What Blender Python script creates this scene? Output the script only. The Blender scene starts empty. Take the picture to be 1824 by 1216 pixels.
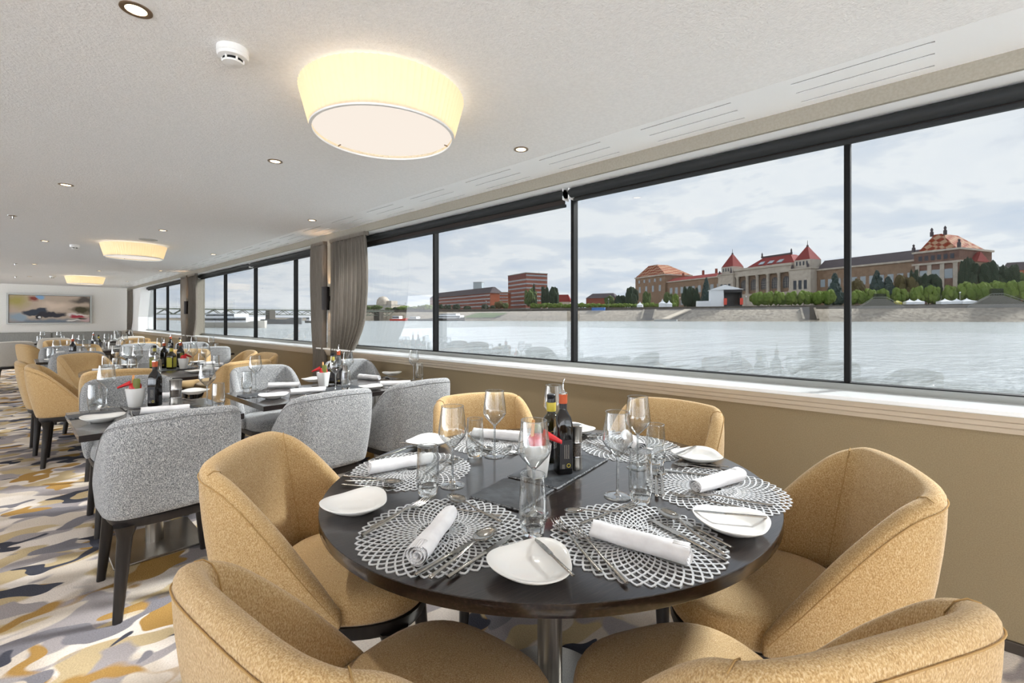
import bpy, math, random
from mathutils import Vector, Matrix

# ------------------------------------------------------------------ scene, camera, sky, sun, exposure
S = bpy.context.scene
COL = S.collection
F, CX, HY, EYE = 814.0, 912.0, 568.0, 1.30        # focal length in px, image centre, horizon row, eye height
A0 = math.radians(47.55)                          # camera heading, clockwise from the room's long axis (+Y)
SA, CA = math.sin(A0), math.cos(A0)

cam_data = bpy.data.cameras.new('camera')
cam_data.sensor_width = 36.0
cam_data.lens = F / 1824 * 36.0
cam_data.shift_y = -(608 - HY) / 1824
cam_data.clip_start, cam_data.clip_end = 0.05, 6000
cam = bpy.data.objects.new('camera', cam_data)
cam.location = (0, 0, EYE)
cam.rotation_euler = (math.pi / 2, 0, -A0)
COL.objects.link(cam)
S.camera = cam

S.view_settings.view_transform = 'Standard'
S.view_settings.look = 'None'
S.view_settings.gamma = 1.0
S.view_settings.use_curve_mapping = False
S.view_settings.exposure = 0.27
S.cycles.use_denoising = True
S.cycles.transparent_max_bounces = 40
S.cycles.max_bounces = 10
S.cycles.diffuse_bounces = 6
S.cycles.sample_clamp_indirect = 6.0

def lin(c):
    return tuple(((v / 255) / 12.92 if v / 255 <= 0.04045 else ((v / 255 + 0.055) / 1.055) ** 2.4) for v in c)

def build_world():
    w = bpy.data.worlds.new('sky')
    S.world = w
    w.use_nodes = True
    nt = w.node_tree
    nt.nodes.clear()
    N, L = nt.nodes.new, nt.links.new
    out = N('ShaderNodeOutputWorld')
    bg = N('ShaderNodeBackground')
    tc = N('ShaderNodeTexCoord')
    # clouds flatten towards the horizon: project the direction on a high plane
    sep = N('ShaderNodeSeparateXYZ'); L(tc.outputs['Generated'], sep.inputs[0])
    zz = N('ShaderNodeMath'); zz.operation = 'MAXIMUM'; zz.inputs[1].default_value = 0.0; L(sep.outputs['Z'], zz.inputs[0])
    z2 = N('ShaderNodeMath'); z2.operation = 'ADD'; z2.inputs[1].default_value = 0.13; L(zz.outputs[0], z2.inputs[0])
    dx = N('ShaderNodeMath'); dx.operation = 'DIVIDE'; L(sep.outputs['X'], dx.inputs[0]); L(z2.outputs[0], dx.inputs[1])
    dy = N('ShaderNodeMath'); dy.operation = 'DIVIDE'; L(sep.outputs['Y'], dy.inputs[0]); L(z2.outputs[0], dy.inputs[1])
    cb = N('ShaderNodeCombineXYZ'); L(dx.outputs[0], cb.inputs[0]); L(dy.outputs[0], cb.inputs[1])
    n1 = N('ShaderNodeTexNoise'); n1.inputs['Scale'].default_value = 1.35; n1.inputs['Detail'].default_value = 10; n1.inputs['Roughness'].default_value = 0.6
    n1.inputs['Distortion'].default_value = 0.25
    L(cb.outputs[0], n1.inputs['Vector'])
    r1 = N('ShaderNodeValToRGB')
    e = r1.color_ramp.elements
    e[0].position, e[0].color = 0.33, (*lin((212, 221, 234)), 1)
    e[1].position, e[1].color = 0.48, (*lin((230, 234, 240)), 1)
    for p, c in ((0.53, (246, 247, 248)), (0.62, (241, 243, 246)), (0.70, (216, 221, 230))):
        x = e.new(p); x.color = (*lin(c), 1)
    L(n1.outputs['Fac'], r1.inputs[0])
    L(r1.outputs[0], bg.inputs['Color'])
    bg.inputs['Strength'].default_value = SKY
    L(bg.outputs[0], out.inputs[0])

SKY = 4.0
build_world()

sun_data = bpy.data.lights.new('sun', 'SUN')
sun_data.energy = 29.0
sun_data.angle = math.radians(9)
sun_data.color = (1.0, 0.985, 0.96)
sun = bpy.data.objects.new('sun', sun_data)
sun.rotation_euler = Vector((-0.76, 0.34, -0.56)).to_track_quat('-Z', 'Y').to_euler()
COL.objects.link(sun)

# ------------------------------------------------------------------ helpers
def cam2w(r, f):
    return (CA * r + SA * f, -SA * r + CA * f)

def W(px, py, z):
    "the point at height z seen at pixel px, py"
    f = F * (EYE - z) / (py - HY)
    r = (px - CX) / F * f
    return cam2w(r, f)

def far(px, f):
    return cam2w((px - CX) / F * f, f)

def zat(py, f):
    return EYE + (HY - py) * f / F

class MB:
    def __init__(s):
        s.v, s.f = [], []
    def add(s, vs, fs):
        o = len(s.v)
        s.v += [tuple(p) for p in vs]
        s.f += [tuple(i + o for i in q) for q in fs]
        return s
    def box(s, x0, x1, y0, y1, z0, z1):
        return s.add([(x0, y0, z0), (x1, y0, z0), (x1, y1, z0), (x0, y1, z0), (x0, y0, z1), (x1, y0, z1), (x1, y1, z1), (x0, y1, z1)],
                     [(0, 3, 2, 1), (4, 5, 6, 7), (0, 1, 5, 4), (1, 2, 6, 5), (2, 3, 7, 6), (3, 0, 4, 7)])
    def prism(s, poly, z0, z1):
        n = len(poly)
        return s.add([(x, y, z0) for x, y in poly] + [(x, y, z1) for x, y in poly],
                     [tuple(range(n - 1, -1, -1)), tuple(range(n, 2 * n))] + [(i, (i + 1) % n, (i + 1) % n + n, i + n) for i in range(n)])
    def loft(s, rings, cap0=True, cap1=True):
        n = len(rings[0]); m = len(rings)
        vs = [p for r in rings for p in r]
        fs = [(k * n + i, k * n + (i + 1) % n, (k + 1) * n + (i + 1) % n, (k + 1) * n + i) for k in range(m - 1) for i in range(n)]
        if cap0: fs.append(tuple(range(n - 1, -1, -1)))
        if cap1: fs.append(tuple((m - 1) * n + i for i in range(n)))
        return s.add(vs, fs)
    def lathe(s, prof, n=24, c=(0, 0, 0), sx=1, sy=1, cap0=True, cap1=True):
        rings = [[(c[0] + sx * r * math.cos(2 * math.pi * i / n), c[1] + sy * r * math.sin(2 * math.pi * i / n), c[2] + z) for i in range(n)] for r, z in prof]
        return s.loft(rings, cap0 and prof[0][0] > 0, cap1 and prof[-1][0] > 0)
    def tube(s, path, r, n=8, cap=True):
        path = [Vector(p) for p in path]
        rr = r if isinstance(r, (list, tuple)) else [r] * len(path)
        rings = []
        up = Vector((0, 0, 1))
        for i, p in enumerate(path):
            t = (path[min(i + 1, len(path) - 1)] - path[max(i - 1, 0)]).normalized()
            u = up if abs(t.dot(up)) < 0.95 else Vector((1, 0, 0))
            a = t.cross(u).normalized(); b = a.cross(t).normalized()
            rings.append([tuple(p + rr[i] * (math.cos(2 * math.pi * k / n) * a + math.sin(2 * math.pi * k / n) * b)) for k in range(n)])
        return s.loft([list(reversed(q)) for q in rings], cap, cap)
    def quad(s, a, b, c, d):
        return s.add([a, b, c, d], [(0, 1, 2, 3)])
    def build(s, name, mat, parent=None, smooth=40, sub=0, bevel=0, loc=None, rot=None):
        me = bpy.data.meshes.new(name)
        me.from_pydata(s.v, [], s.f)
        me.materials.append(mat)
        if smooth:
            me.shade_smooth()
            if smooth < 180: me.set_sharp_from_angle(angle=math.radians(smooth))
        me.validate()
        o = bpy.data.objects.new(name, me)
        COL.objects.link(o)
        if parent is not None: o.parent = parent
        if bevel:
            b = o.modifiers.new('bevel', 'BEVEL'); b.width = bevel; b.segments = 2; b.limit_method = 'ANGLE'; b.angle_limit = math.radians(50)
        if sub:
            m = o.modifiers.new('sub', 'SUBSURF'); m.levels = sub; m.render_levels = sub
        if loc: o.location = loc
        if rot is not None: o.rotation_euler = (0, 0, rot)
        return o

def tag(o, label, cat, group=None, kind=None):
    if label: o['label'] = label
    if cat: o['category'] = cat
    if group: o['group'] = group
    if kind: o['kind'] = kind
    return o

def thing(name, label, cat, loc=(0, 0, 0), rz=0.0, group=None):
    o = bpy.data.objects.new(name, None)
    o.empty_display_size = 0.1
    COL.objects.link(o)
    o.location = loc
    o.rotation_euler = (0, 0, rz)
    return tag(o, label, cat, group)

def struct(mb, name, mat, parent=None, **k):
    o = mb.build(name, mat, parent, **k)
    if parent is None: o['kind'] = 'structure'
    return o

KIDS = {}
def children(o):
    return [c for c in bpy.data.objects if c.parent == o]

def dup(src, loc, rz=0.0, label=None, group=None, scale=None):
    if src.name not in KIDS:
        KIDS[src.name] = [(c, children(c)) for c in children(src)]
    r = src.copy(); COL.objects.link(r)
    r.location = loc; r.rotation_euler = (0, 0, rz)
    if scale: r.scale = scale if isinstance(scale, (tuple, list)) else (scale,) * 3
    if label: r['label'] = label
    if group: r['group'] = group
    for c, gs in KIDS[src.name]:
        k = c.copy(); COL.objects.link(k); k.parent = r
        for g in gs:
            d = g.copy(); COL.objects.link(d); d.parent = k
    return r

class Kind:
    "first placement moves the prototype itself, later ones copy it"
    def __init__(s, proto): s.p, s.used = proto, False
    def put(s, loc, rz=0.0, label=None, group=None, scale=None):
        if s.used: return dup(s.p, loc, rz, label, group, scale)
        s.used = True
        KIDS[s.p.name] = [(c, children(c)) for c in children(s.p)]
        s.p.location = loc; s.p.rotation_euler = (0, 0, rz)
        if scale: s.p.scale = scale if isinstance(scale, (tuple, list)) else (scale,) * 3
        if label: s.p['label'] = label
        if group: s.p['group'] = group
        return s.p

def catmull(pts, n):
    "n samples per span through the points"
    P = [Vector(p) for p in pts]
    out = []
    for i in range(len(P) - 1):
        p0, p1, p2, p3 = P[max(i - 1, 0)], P[i], P[i + 1], P[min(i + 2, len(P) - 1)]
        for k in range(n):
            t = k / n
            out.append(0.5 * ((2 * p1) + (-p0 + p2) * t + (2 * p0 - 5 * p1 + 4 * p2 - p3) * t * t + (-p0 + 3 * p1 - 3 * p2 + p3) * t ** 3))
    out.append(P[-1])
    return out

# ------------------------------------------------------------------ materials
def principled(name, rgb, rough=0.5, metal=0.0, spec=0.5, **kw):
    m = bpy.data.materials.new(name); m.use_nodes = True
    b = m.node_tree.nodes['Principled BSDF']
    b.inputs['Base Color'].default_value = (*lin(rgb), 1)
    b.inputs['Roughness'].default_value = rough
    b.inputs['Metallic'].default_value = metal
    b.inputs['Specular IOR Level'].default_value = spec
    for k, v in kw.items(): b.inputs[k.replace('_', ' ')].default_value = v
    return m

def noisy(name, cols, scale=(1, 1, 1), nscale=20, detail=4, rough=0.6, bump=0.0, bscale=None, spec=0.5, metal=0.0, lo=0.35, hi=0.65, dist=0.0, **kw):
    "colour ramp over noise in object space, optional noise bump"
    m = principled(name, cols[0], rough, metal, spec, **kw)
    nt = m.node_tree; N, L = nt.nodes.new, nt.links.new
    b = nt.nodes['Principled BSDF']
    tc = N('ShaderNodeTexCoord'); mp = N('ShaderNodeMapping'); mp.inputs['Scale'].default_value = scale
    L(tc.outputs['Object'], mp.inputs[0])
    n = N('ShaderNodeTexNoise'); n.inputs['Scale'].default_value = nscale; n.inputs['Detail'].default_value = detail
    n.inputs['Distortion'].default_value = dist
    L(mp.outputs[0], n.inputs['Vector'])
    r = N('ShaderNodeValToRGB'); e = r.color_ramp.elements
    k = len(cols)
    e[0].position, e[0].color = lo, (*lin(cols[0]), 1)
    e[1].position, e[1].color = hi, (*lin(cols[-1]), 1)
    for i in range(1, k - 1):
        x = e.new(lo + (hi - lo) * i / (k - 1)); x.color = (*lin(cols[i]), 1)
    L(n.outputs['Fac'], r.inputs[0]); L(r.outputs[0], b.inputs['Base Color'])
    if bump:
        n2 = N('ShaderNodeTexNoise'); n2.inputs['Scale'].default_value = bscale or nscale; n2.inputs['Detail'].default_value = 3
        L(mp.outputs[0], n2.inputs['Vector'])
        bp = N('ShaderNodeBump'); bp.inputs['Strength'].default_value = bump; bp.inputs['Distance'].default_value = 0.004
        L(n2.outputs['Fac'], bp.inputs['Height']); L(bp.outputs[0], b.inputs['Normal'])
    return m

def emission(name, rgb, strength):
    m = bpy.data.materials.new(name); m.use_nodes = True
    nt = m.node_tree; nt.nodes.clear()
    o = nt.nodes.new('ShaderNodeOutputMaterial'); e = nt.nodes.new('ShaderNodeEmission')
    e.inputs[0].default_value = (*lin(rgb), 1); e.inputs[1].default_value = strength
    nt.links.new(e.outputs[0], o.inputs[0])
    return m

def thin_glass(name, tint=(255, 255, 255), edge=0.5, rough=0.0, base=0.03, blend=0.35, dim=1.0):
    "a thin pane: see-through, with a mirror share that grows at grazing angles"
    m = bpy.data.materials.new(name); m.use_nodes = True
    nt = m.node_tree; nt.nodes.clear(); N, L = nt.nodes.new, nt.links.new
    o = N('ShaderNodeOutputMaterial'); t = N('ShaderNodeBsdfTransparent'); g = N('ShaderNodeBsdfGlossy'); mx = N('ShaderNodeMixShader')
    t.inputs[0].default_value = (*lin(tint), 1)
    g.inputs['Roughness'].default_value = rough
    lw = N('ShaderNodeLayerWeight'); lw.inputs[0].default_value = blend
    mr = N('ShaderNodeMapRange'); mr.inputs['To Min'].default_value = base; mr.inputs['To Max'].default_value = edge
    L(lw.outputs['Facing'], mr.inputs[0]); L(mr.outputs[0], mx.inputs[0])
    if dim < 1:
        # the wall of a drinking glass is thicker along the line of sight near its outline
        pw = N('ShaderNodeMath'); pw.operation = 'POWER'; pw.inputs[1].default_value = 2.5; L(lw.outputs['Facing'], pw.inputs[0])
        cm = N('ShaderNodeMix'); cm.data_type = 'RGBA'; L(pw.outputs[0], cm.inputs[0])
        cm.inputs[6].default_value = (*lin(tint), 1); cm.inputs[7].default_value = (dim, dim * 1.02, dim * 1.03, 1)
        L(cm.outputs[2], t.inputs[0])
    L(t.outputs[0], mx.inputs[1]); L(g.outputs[0], mx.inputs[2]); L(mx.outputs[0], o.inputs[0])
    return m

M = {}
GOLD = [(150, 112, 58), (196, 160, 102), (222, 196, 150)]
def fabric(name, cols, nscale, bump, weave):
    m = noisy(name, cols, nscale=nscale, detail=5, rough=0.95, bump=bump, bscale=weave, spec=0.1, lo=0.32, hi=0.68, scale=(1, 1, 0.55))
    b = m.node_tree.nodes['Principled BSDF']
    b.inputs['Sheen Weight'].default_value = 0.25
    b.inputs['Sheen Roughness'].default_value = 0.5
    return m
M['gold'] = fabric('gold_wool', [(160, 127, 82), (190, 158, 110), (212, 188, 148)], 420, 0.45, 420)
M['gold_pipe'] = principled('gold_piping', (176, 144, 97), 0.95, spec=0.1)
M['grey'] = fabric('grey_wool', [(84, 87, 90), (144, 146, 148), (206, 206, 205)], 330, 0.4, 400)
M['grey_pipe'] = principled('grey_piping', (128, 129, 130), 0.95, spec=0.1)
M['pale'] = fabric('pale_wool', [(178, 173, 164), (196, 191, 182), (210, 206, 198)], 400, 0.3, 400)
M['pale_pipe'] = principled('pale_piping', (186, 181, 172), 0.95, spec=0.1)
M['wenge'] = noisy('wenge_legs', [(20, 16, 15), (34, 28, 26)], scale=(1, 1, 0.1), nscale=60, rough=0.4)
def table_wood():
    m = noisy('dark_oak_veneer', [(24, 18, 17), (34, 26, 24), (54, 45, 42)], scale=(4, 60, 60), nscale=3.2, detail=6, rough=0.3, bump=0.05, bscale=5, spec=0.15, lo=0.38, hi=0.75)
    b = m.node_tree.nodes['Principled BSDF']
    b.inputs['Coat Weight'].default_value = 1.0
    b.inputs['Coat Roughness'].default_value = 0.11
    b.inputs['Coat IOR'].default_value = 1.52
    return m
M['table'] = table_wood()
M['steel'] = noisy('brushed_steel', [(150, 146, 140), (176, 172, 166)], scale=(1, 1, 0.02), nscale=300, rough=0.28, metal=1.0)
M['cutlery'] = principled('polished_cutlery', (172, 167, 160), 0.13, 1.0)
M['chrome'] = principled('chrome', (215, 215, 215), 0.08, 1.0)
M['porcelain'] = principled('white_porcelain', (232, 231, 228), 0.08, spec=0.6)
M['linen'] = noisy('white_linen', [(226, 225, 227), (238, 238, 240)], nscale=30, rough=0.9, bump=0.15, bscale=40, spec=0.1)
M['mat'] = principled('silver_vinyl_placemat', (204, 205, 207), 0.4, 0.2)
M['slate'] = noisy('black_slate', [(44, 47, 51), (68, 72, 77)], nscale=18, detail=8, rough=0.55, bump=0.5, bscale=30)
M['slate_edge'] = noisy('chipped_slate_edge', [(40, 42, 45), (150, 152, 155)], nscale=140, detail=4, rough=0.7, bump=1.0, bscale=120)
M['bowl'] = thin_glass('thin_clear_glass', (250, 252, 252), edge=0.85, base=0.05, blend=0.45, dim=0.6)
M['stem'] = thin_glass('clear_glass_stem', (236, 240, 242), edge=0.85, base=0.32, blend=0.6, dim=0.7)
def real_glass(name, tint):
    m = principled(name, tint, 0.0)
    b = m.node_tree.nodes['Principled BSDF']
    b.inputs['Transmission Weight'].default_value = 1.0
    b.inputs['IOR'].default_value = 1.46
    return m
M['glass'] = real_glass('clear_glass', (252, 254, 254))
M['pane'] = thin_glass('tinted_window_pane', (176, 178, 179), edge=0.30, base=0.02, blend=0.2)
M['green_glass'] = real_glass('green_bottle_glass', (70, 66, 14))
M['oil'] = principled('olive_oil_bottle', (38, 34, 12), 0.06, spec=0.7)
M['vinegar'] = principled('dark_vinegar_bottle', (16, 13, 14), 0.06, spec=0.7)
M['oil_label'] = principled('yellow_green_label', (176, 170, 48), 0.4)
M['dark_label'] = principled('dark_paper_label', (34, 32, 36), 0.5)
M['yellow'] = principled('yellow_foil', (196, 178, 62), 0.45)
M['orange'] = principled('orange_foil', (184, 84, 46), 0.4)
M['black'] = principled('black_plastic', (22, 22, 26), 0.3)
M['red'] = principled('red_wrapper', (196, 30, 36), 0.35)
M['green'] = principled('green_wrapper', (112, 116, 48), 0.5)
M['stick'] = noisy('breadstick', [(206, 140, 82), (226, 168, 110)], nscale=60, rough=0.8)
M['pepper'] = noisy('peppercorns', [(30, 24, 22), (110, 92, 80)], nscale=220, rough=0.6)
M['cream_ink'] = principled('pale_print', (214, 206, 190), 0.5)
M['ceiling'] = noisy('textured_ceiling', [(238, 238, 237), (244, 244, 243)], nscale=60, rough=0.95, bump=0.8, bscale=120, spec=0.1)
M['white'] = principled('white_lacquer', (250, 251, 251), 0.35)
M['quay'] = noisy('pale_bounce_paving', [(206, 212, 220), (220, 226, 234)], nscale=0.5, rough=0.95)  # for the added bounce slabs, kept pale to reflect sunlight
M['slot'] = principled('black_slot', (12, 12, 12), 0.9)
M['fascia'] = noisy('fascia_fabric', [(150, 144, 132), (158, 152, 140)], nscale=90, rough=0.9, spec=0.1)
M['tan_wall'] = noisy('olive_tan_wallcovering', [(142, 126, 99), (152, 136, 108)], scale=(1, 1, 1), nscale=240, rough=0.75, bump=0.1, bscale=300, spec=0.25)
M['moulding'] = principled('taupe_moulding', (192, 178, 158), 0.35)
M['sill'] = principled('white_sill', (236, 238, 238), 0.18, spec=0.6)
M['frame_grey'] = principled('grey_window_frame', (150, 152, 148), 0.4)
M['frame_dark'] = principled('black_mullion', (10, 10, 10), 0.6, spec=0.2)
M['blind'] = principled('dark_blind_cassette', (36, 38, 39), 0.6, spec=0.3)
M['blind_cloth'] = principled('dark_blind_cloth', (58, 52, 49), 0.85, spec=0.2)
M['cream_wall'] = noisy('cream_wall', [(240, 238, 232), (244, 242, 237)], nscale=40, rough=0.9, spec=0.15)
M['bench'] = noisy('grey_banquette', [(150, 150, 146), (164, 164, 160)], scale=(1, 1, 0.1), nscale=160, rough=0.9, spec=0.1)
M['baseboard'] = principled('dark_baseboard', (62, 54, 46), 0.5)
M['bezel'] = principled('brushed_bezel', (150, 130, 110), 0.3, 0.8)
M['plastic'] = principled('white_plastic', (236, 236, 234), 0.4)
def curtain_mat():
    m = noisy('grey_brown_curtain', [(122, 115, 107), (146, 138, 129)], scale=(1, 1, 0.05), nscale=120, rough=0.85, spec=0.15)
    nt = m.node_tree; N, L = nt.nodes.new, nt.links.new
    b = nt.nodes['Principled BSDF']; o = nt.nodes['Material Output']
    t = N('ShaderNodeBsdfTranslucent'); t.inputs[0].default_value = (*lin((176, 170, 158)), 1)
    mx = N('ShaderNodeMixShader'); mx.inputs[0].default_value = 0.35
    L(b.outputs[0], mx.inputs[1]); L(t.outputs[0], mx.inputs[2]); L(mx.outputs[0], o.inputs[0])
    return m
M['curtain'] = curtain_mat()
M['sconce'] = principled('dark_bronze', (36, 30, 28), 0.5, 0.4)

def carpet_mat():
    m = principled('brushstroke_carpet', (190, 180, 165), 0.98, spec=0.05)
    nt = m.node_tree; N, L = nt.nodes.new, nt.links.new
    b = nt.nodes['Principled BSDF']
    tc = N('ShaderNodeTexCoord')
    def warp(seed, sc, amt, stretch, rot):
        mp = N('ShaderNodeMapping'); mp.inputs['Location'].default_value = (seed, seed * 1.7, 0); mp.inputs['Rotation'].default_value = (0, 0, rot)
        mp.inputs['Scale'].default_value = (stretch, 1, 1)
        L(tc.outputs['Object'], mp.inputs[0])
        n = N('ShaderNodeTexNoise'); n.inputs['Scale'].default_value = sc; n.inputs['Detail'].default_value = 1.0
        L(mp.outputs[0], n.inputs['Vector'])
        s = N('ShaderNodeVectorMath'); s.operation = 'MULTIPLY_ADD'
        s.inputs[1].default_value = (amt, amt, 0)
        L(n.outputs['Color'], s.inputs[0]); L(mp.outputs[0], s.inputs[2])
        return s
    def mask(seed, sc, amt, stretch, rot, vs, lo, hi):
        w = warp(seed, sc, amt, stretch, rot)
        v = N('ShaderNodeTexNoise'); v.inputs['Scale'].default_value = vs; v.inputs['Detail'].default_value = 0.4
        L(w.outputs[0], v.inputs['Vector'])
        r = N('ShaderNodeMapRange'); r.inputs['From Min'].default_value = lo; r.inputs['From Max'].default_value = hi
        L(v.outputs['Fac'], r.inputs[0])
        return r
    def rgb(c):
        n = N('ShaderNodeRGB'); n.outputs[0].default_value = (*lin(c), 1); return n
    def mix(fac, a, c):
        x = N('ShaderNodeMix'); x.data_type = 'RGBA'
        L(fac, x.inputs[0]); L(a, x.inputs[6]); L(c, x.inputs[7])
        return x.outputs[2]
    base = mix(mask(3.1, 3.0, 0.35, 0.79, 0.5, 4.2, 0.46, 0.56).outputs[0], rgb((226, 216, 206)).outputs[0], rgb((204, 192, 178)).outputs[0])
    base = mix(mask(17.3, 4.2, 0.34, 0.77, 0.7, 4.4, 0.535, 0.57).outputs[0], base, rgb((190, 170, 134)).outputs[0])
    base = mix(mask(8.7, 4.6, 0.32, 0.75, 0.4, 4.6, 0.545, 0.575).outputs[0], base, rgb((160, 153, 153)).outputs[0])
    base = mix(mask(29.1, 5.0, 0.38, 0.77, 0.65, 4.4, 0.60, 0.62).outputs[0], base, rgb((168, 132, 76)).outputs[0])
    base = mix(mask(41.9, 4.8, 0.36, 0.72, 0.5, 4.6, 0.622, 0.642).outputs[0], base, rgb((128, 125, 130)).outputs[0])
    base = mix(mask(53.3, 5.2, 0.38, 0.72, 0.55, 5.8, 0.645, 0.66).outputs[0], base, rgb((72, 73, 82)).outputs[0])
    fine = N('ShaderNodeTexNoise'); fine.inputs['Scale'].default_value = 150; fine.inputs['Detail'].default_value = 4
    L(tc.outputs['Object'], fine.inputs['Vector'])
    fr = N('ShaderNodeMapRange'); fr.inputs['To Min'].default_value = 0.72; fr.inputs['To Max'].default_value = 1.2
    L(fine.outputs['Fac'], fr.inputs[0])
    mu = N('ShaderNodeVectorMath'); mu.operation = 'SCALE'
    L(base, mu.inputs[0]); L(fr.outputs[0], mu.inputs['Scale'])
    L(mu.outputs[0], b.inputs['Base Color'])
    bp = N('ShaderNodeBump'); bp.inputs['Strength'].default_value = 0.6; bp.inputs['Distance'].default_value = 0.006
    L(fine.outputs['Fac'], bp.inputs['Height']); L(bp.outputs[0], b.inputs['Normal'])
    return m
M['carpet'] = carpet_mat()
# ------------------------------------------------------------------ room shell
ZC = 2.338            # ceiling
XW = 2.637            # wall below the sill
XG = 2.85             # glass plane
Y0, Y1, XL = -4.5, 20.0, -5.2
struct(MB().box(XL, XW + 0.3, Y0, Y1, -0.1, 0.0), 'floor', M['carpet'], smooth=0)
struct(MB().box(XL - 0.2, 2.271, Y0, Y1, ZC, ZC + 0.1), 'ceiling', M['ceiling'], smooth=0)
# perforated strip beside the ceiling: boards with real slots between them
strip = MB()
strip.box(2.273, 2.325, Y0, Y1, ZC, ZC + 0.004)
slots = [(2.325, 2.337), (2.431, 2.443), (2.546, 2.558)]
per, ln = 0.72, 0.47
for a, b in ((2.337, 2.431), (2.443, 2.546), (2.558, 2.613)):
    strip.box(a, b, Y0, Y1, ZC, ZC + 0.004)
for a, b in slots:
    y = 0.456 - 8 * per
    while y < Y1:
        strip.box(a, b, y, y + per - ln, ZC, ZC + 0.004)
        y += per
struct(strip, 'trim_1', M['white'], smooth=0)
struct(MB().box(2.271, 2.61, Y0, Y1, ZC + 0.0045, ZC + 0.05), 'trim_2', M['slot'], smooth=0)
struct(MB().box(2.613, 2.633, Y0, Y1, 2.259, ZC + 0.1), 'trim_3', M['fascia'], smooth=0)
struct(MB().box(2.633, 2.98, Y0, Y1, 2.262, 2.30), 'trim_4', M['white'], smooth=0)
# window wall: parapet, sill, moulding, baseboard
struct(MB().box(XW, 2.98, Y0, Y1, 0.0, 0.925), 'wall_right', M['tan_wall'], smooth=0)
struct(MB().box(2.575, 2.86, Y0, Y1, 0.9255, 0.9455), 'trim_5', M['sill'], smooth=0, bevel=0.004)
mo = MB()
prof = [(XW, 0.85), (2.618, 0.853), (2.615, 0.872), (2.606, 0.878), (2.604, 0.896), (2.594, 0.902), (2.590, 0.9255), (XW, 0.9255)]
mo.loft([[(x, Y0, z) for x, z in prof], [(x, Y1, z) for x, z in prof]])
struct(mo, 'trim_6', M['moulding'], smooth=30)
struct(MB().box(2.622, XW, Y0, Y1, 0.0, 0.045), 'baseboard_right', M['baseboard'], smooth=0, bevel=0.004)
# end walls, left wall (out of view), its openings shaped for fill daylight, pillars between window groups
struct(MB().box(XL, 2.98, Y1, Y1 + 0.15, -0.1, 2.5), 'wall_back', M['cream_wall'], smooth=0)
struct(MB().box(XL, -4.4, Y0 - 0.15, Y0, -0.1, 2.5).box(2.2, 2.98, Y0 - 0.15, Y0, -0.1, 2.5).box(-4.4, 2.2, Y0 - 0.15, Y0, -0.1, 0.2).box(-4.4, 2.2, Y0 - 0.15, Y0, 2.25, 2.5), 'wall_front', M['cream_wall'], smooth=0)  # wide opening added behind the camera for fill daylight
lw = MB().box(XL - 0.2, XL, Y0, Y1, -0.1, 0.15).box(XL - 0.2, XL, Y0, 13.5, 1.55, 2.5).box(XL - 0.2, XL, 13.5, Y1, 2.25, 2.5)  # low opening, taller at the far end to brighten the far wall
for k in range(5):
    y = -4.5 + k * 6.0
    lw.box(XL - 0.2, XL, y, y + 0.3, 0.15, 2.25)
struct(lw, 'wall_left', M['cream_wall'], smooth=0)
PW = 1.665
MUL = [0.307 + PW * k for k in range(-2, 12)]
PILLARS = [5.30, 5.30 + 4 * PW]
for i, py in enumerate(PILLARS):
    struct(MB().box(2.66, 2.88, py - 0.10, py + 0.22, 0.9455, 2.262), 'wall_right_pillar_%d' % (i + 1), M['fascia'], smooth=0)
# unseen pale slabs beside and behind the room, added to bounce sunlight up inside
struct(MB().box(-60, XL - 0.9, -40, 60, -0.5, -0.15), 'ground_bounce', M['quay'], smooth=0)  # added out of view to throw sunlight onto the ceiling
struct(MB().box(XL, 2.98, -30, Y0 - 0.4, -0.3, -0.12), 'floor_bounce', M['quay'], smooth=0)  # second added bounce slab, outside the front opening
# white reveal at the far end of the windows, its upper half slanting
rv = MB()
for a, b in (((18.0, 18.0), (0.9455, 1.36)), ((18.0, 17.55), (1.36, 2.262))):
    (ya, yb), (za, zb) = a, b
    rv.add([(2.62, ya, za), (2.98, ya, za), (2.98, 19.99, za), (2.62, 19.99, za), (2.62, yb, zb), (2.98, yb, zb), (2.98, 19.99, zb), (2.62, 19.99, zb)],
           [(0, 3, 2, 1), (4, 5, 6, 7), (0, 1, 5, 4), (1, 2, 6, 5), (2, 3, 7, 6), (3, 0, 4, 7)])
struct(rv, 'wall_right_end', M['white'], smooth=0)
# windows: one per group of panes
def window(n, ya, yb, muls):
    w = bpy.data.objects.new('window_%d' % n, None); COL.objects.link(w); w.location = (XG, ya, 0.9455)
    w['kind'] = 'structure'
    L = yb - ya
    fr = MB().box(-0.03, 0.05, 0, L, 0, 0.032).box(-0.03, 0.05, 0, L, 1.29, 1.316)
    fr.build('frame', M['frame_grey'], w, smooth=0)
    MB().box(-0.034, 0.03, 0, L, 0.032, 0.037).build('gasket', M['frame_dark'], w, smooth=0)
    edges = [0] + [m - ya for m in muls] + [L]
    for m in muls:
        MB().box(-0.03, 0.03, m - ya - 0.013, m - ya + 0.013, 0.037, 1.29).build('mullion', M['frame_dark'], w, smooth=0, bevel=0.004)
    for a, b in zip(edges[:-1], edges[1:]):
        MB().box(0.0, 0.006, a, b, 0.037, 1.29).build('pane', M['pane'], w, smooth=0)
window(1, Y0, PILLARS[0] - 0.10, [m for m in MUL if m < PILLARS[0] - 0.4])
window(2, PILLARS[0] + 0.22, PILLARS[1] - 0.10, [m for m in MUL if PILLARS[0] + 0.4 < m < PILLARS[1] - 0.4])
window(3, PILLARS[1] + 0.22, 18.0, [m for m in MUL if PILLARS[1] + 0.4 < m < 17.5])
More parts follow.
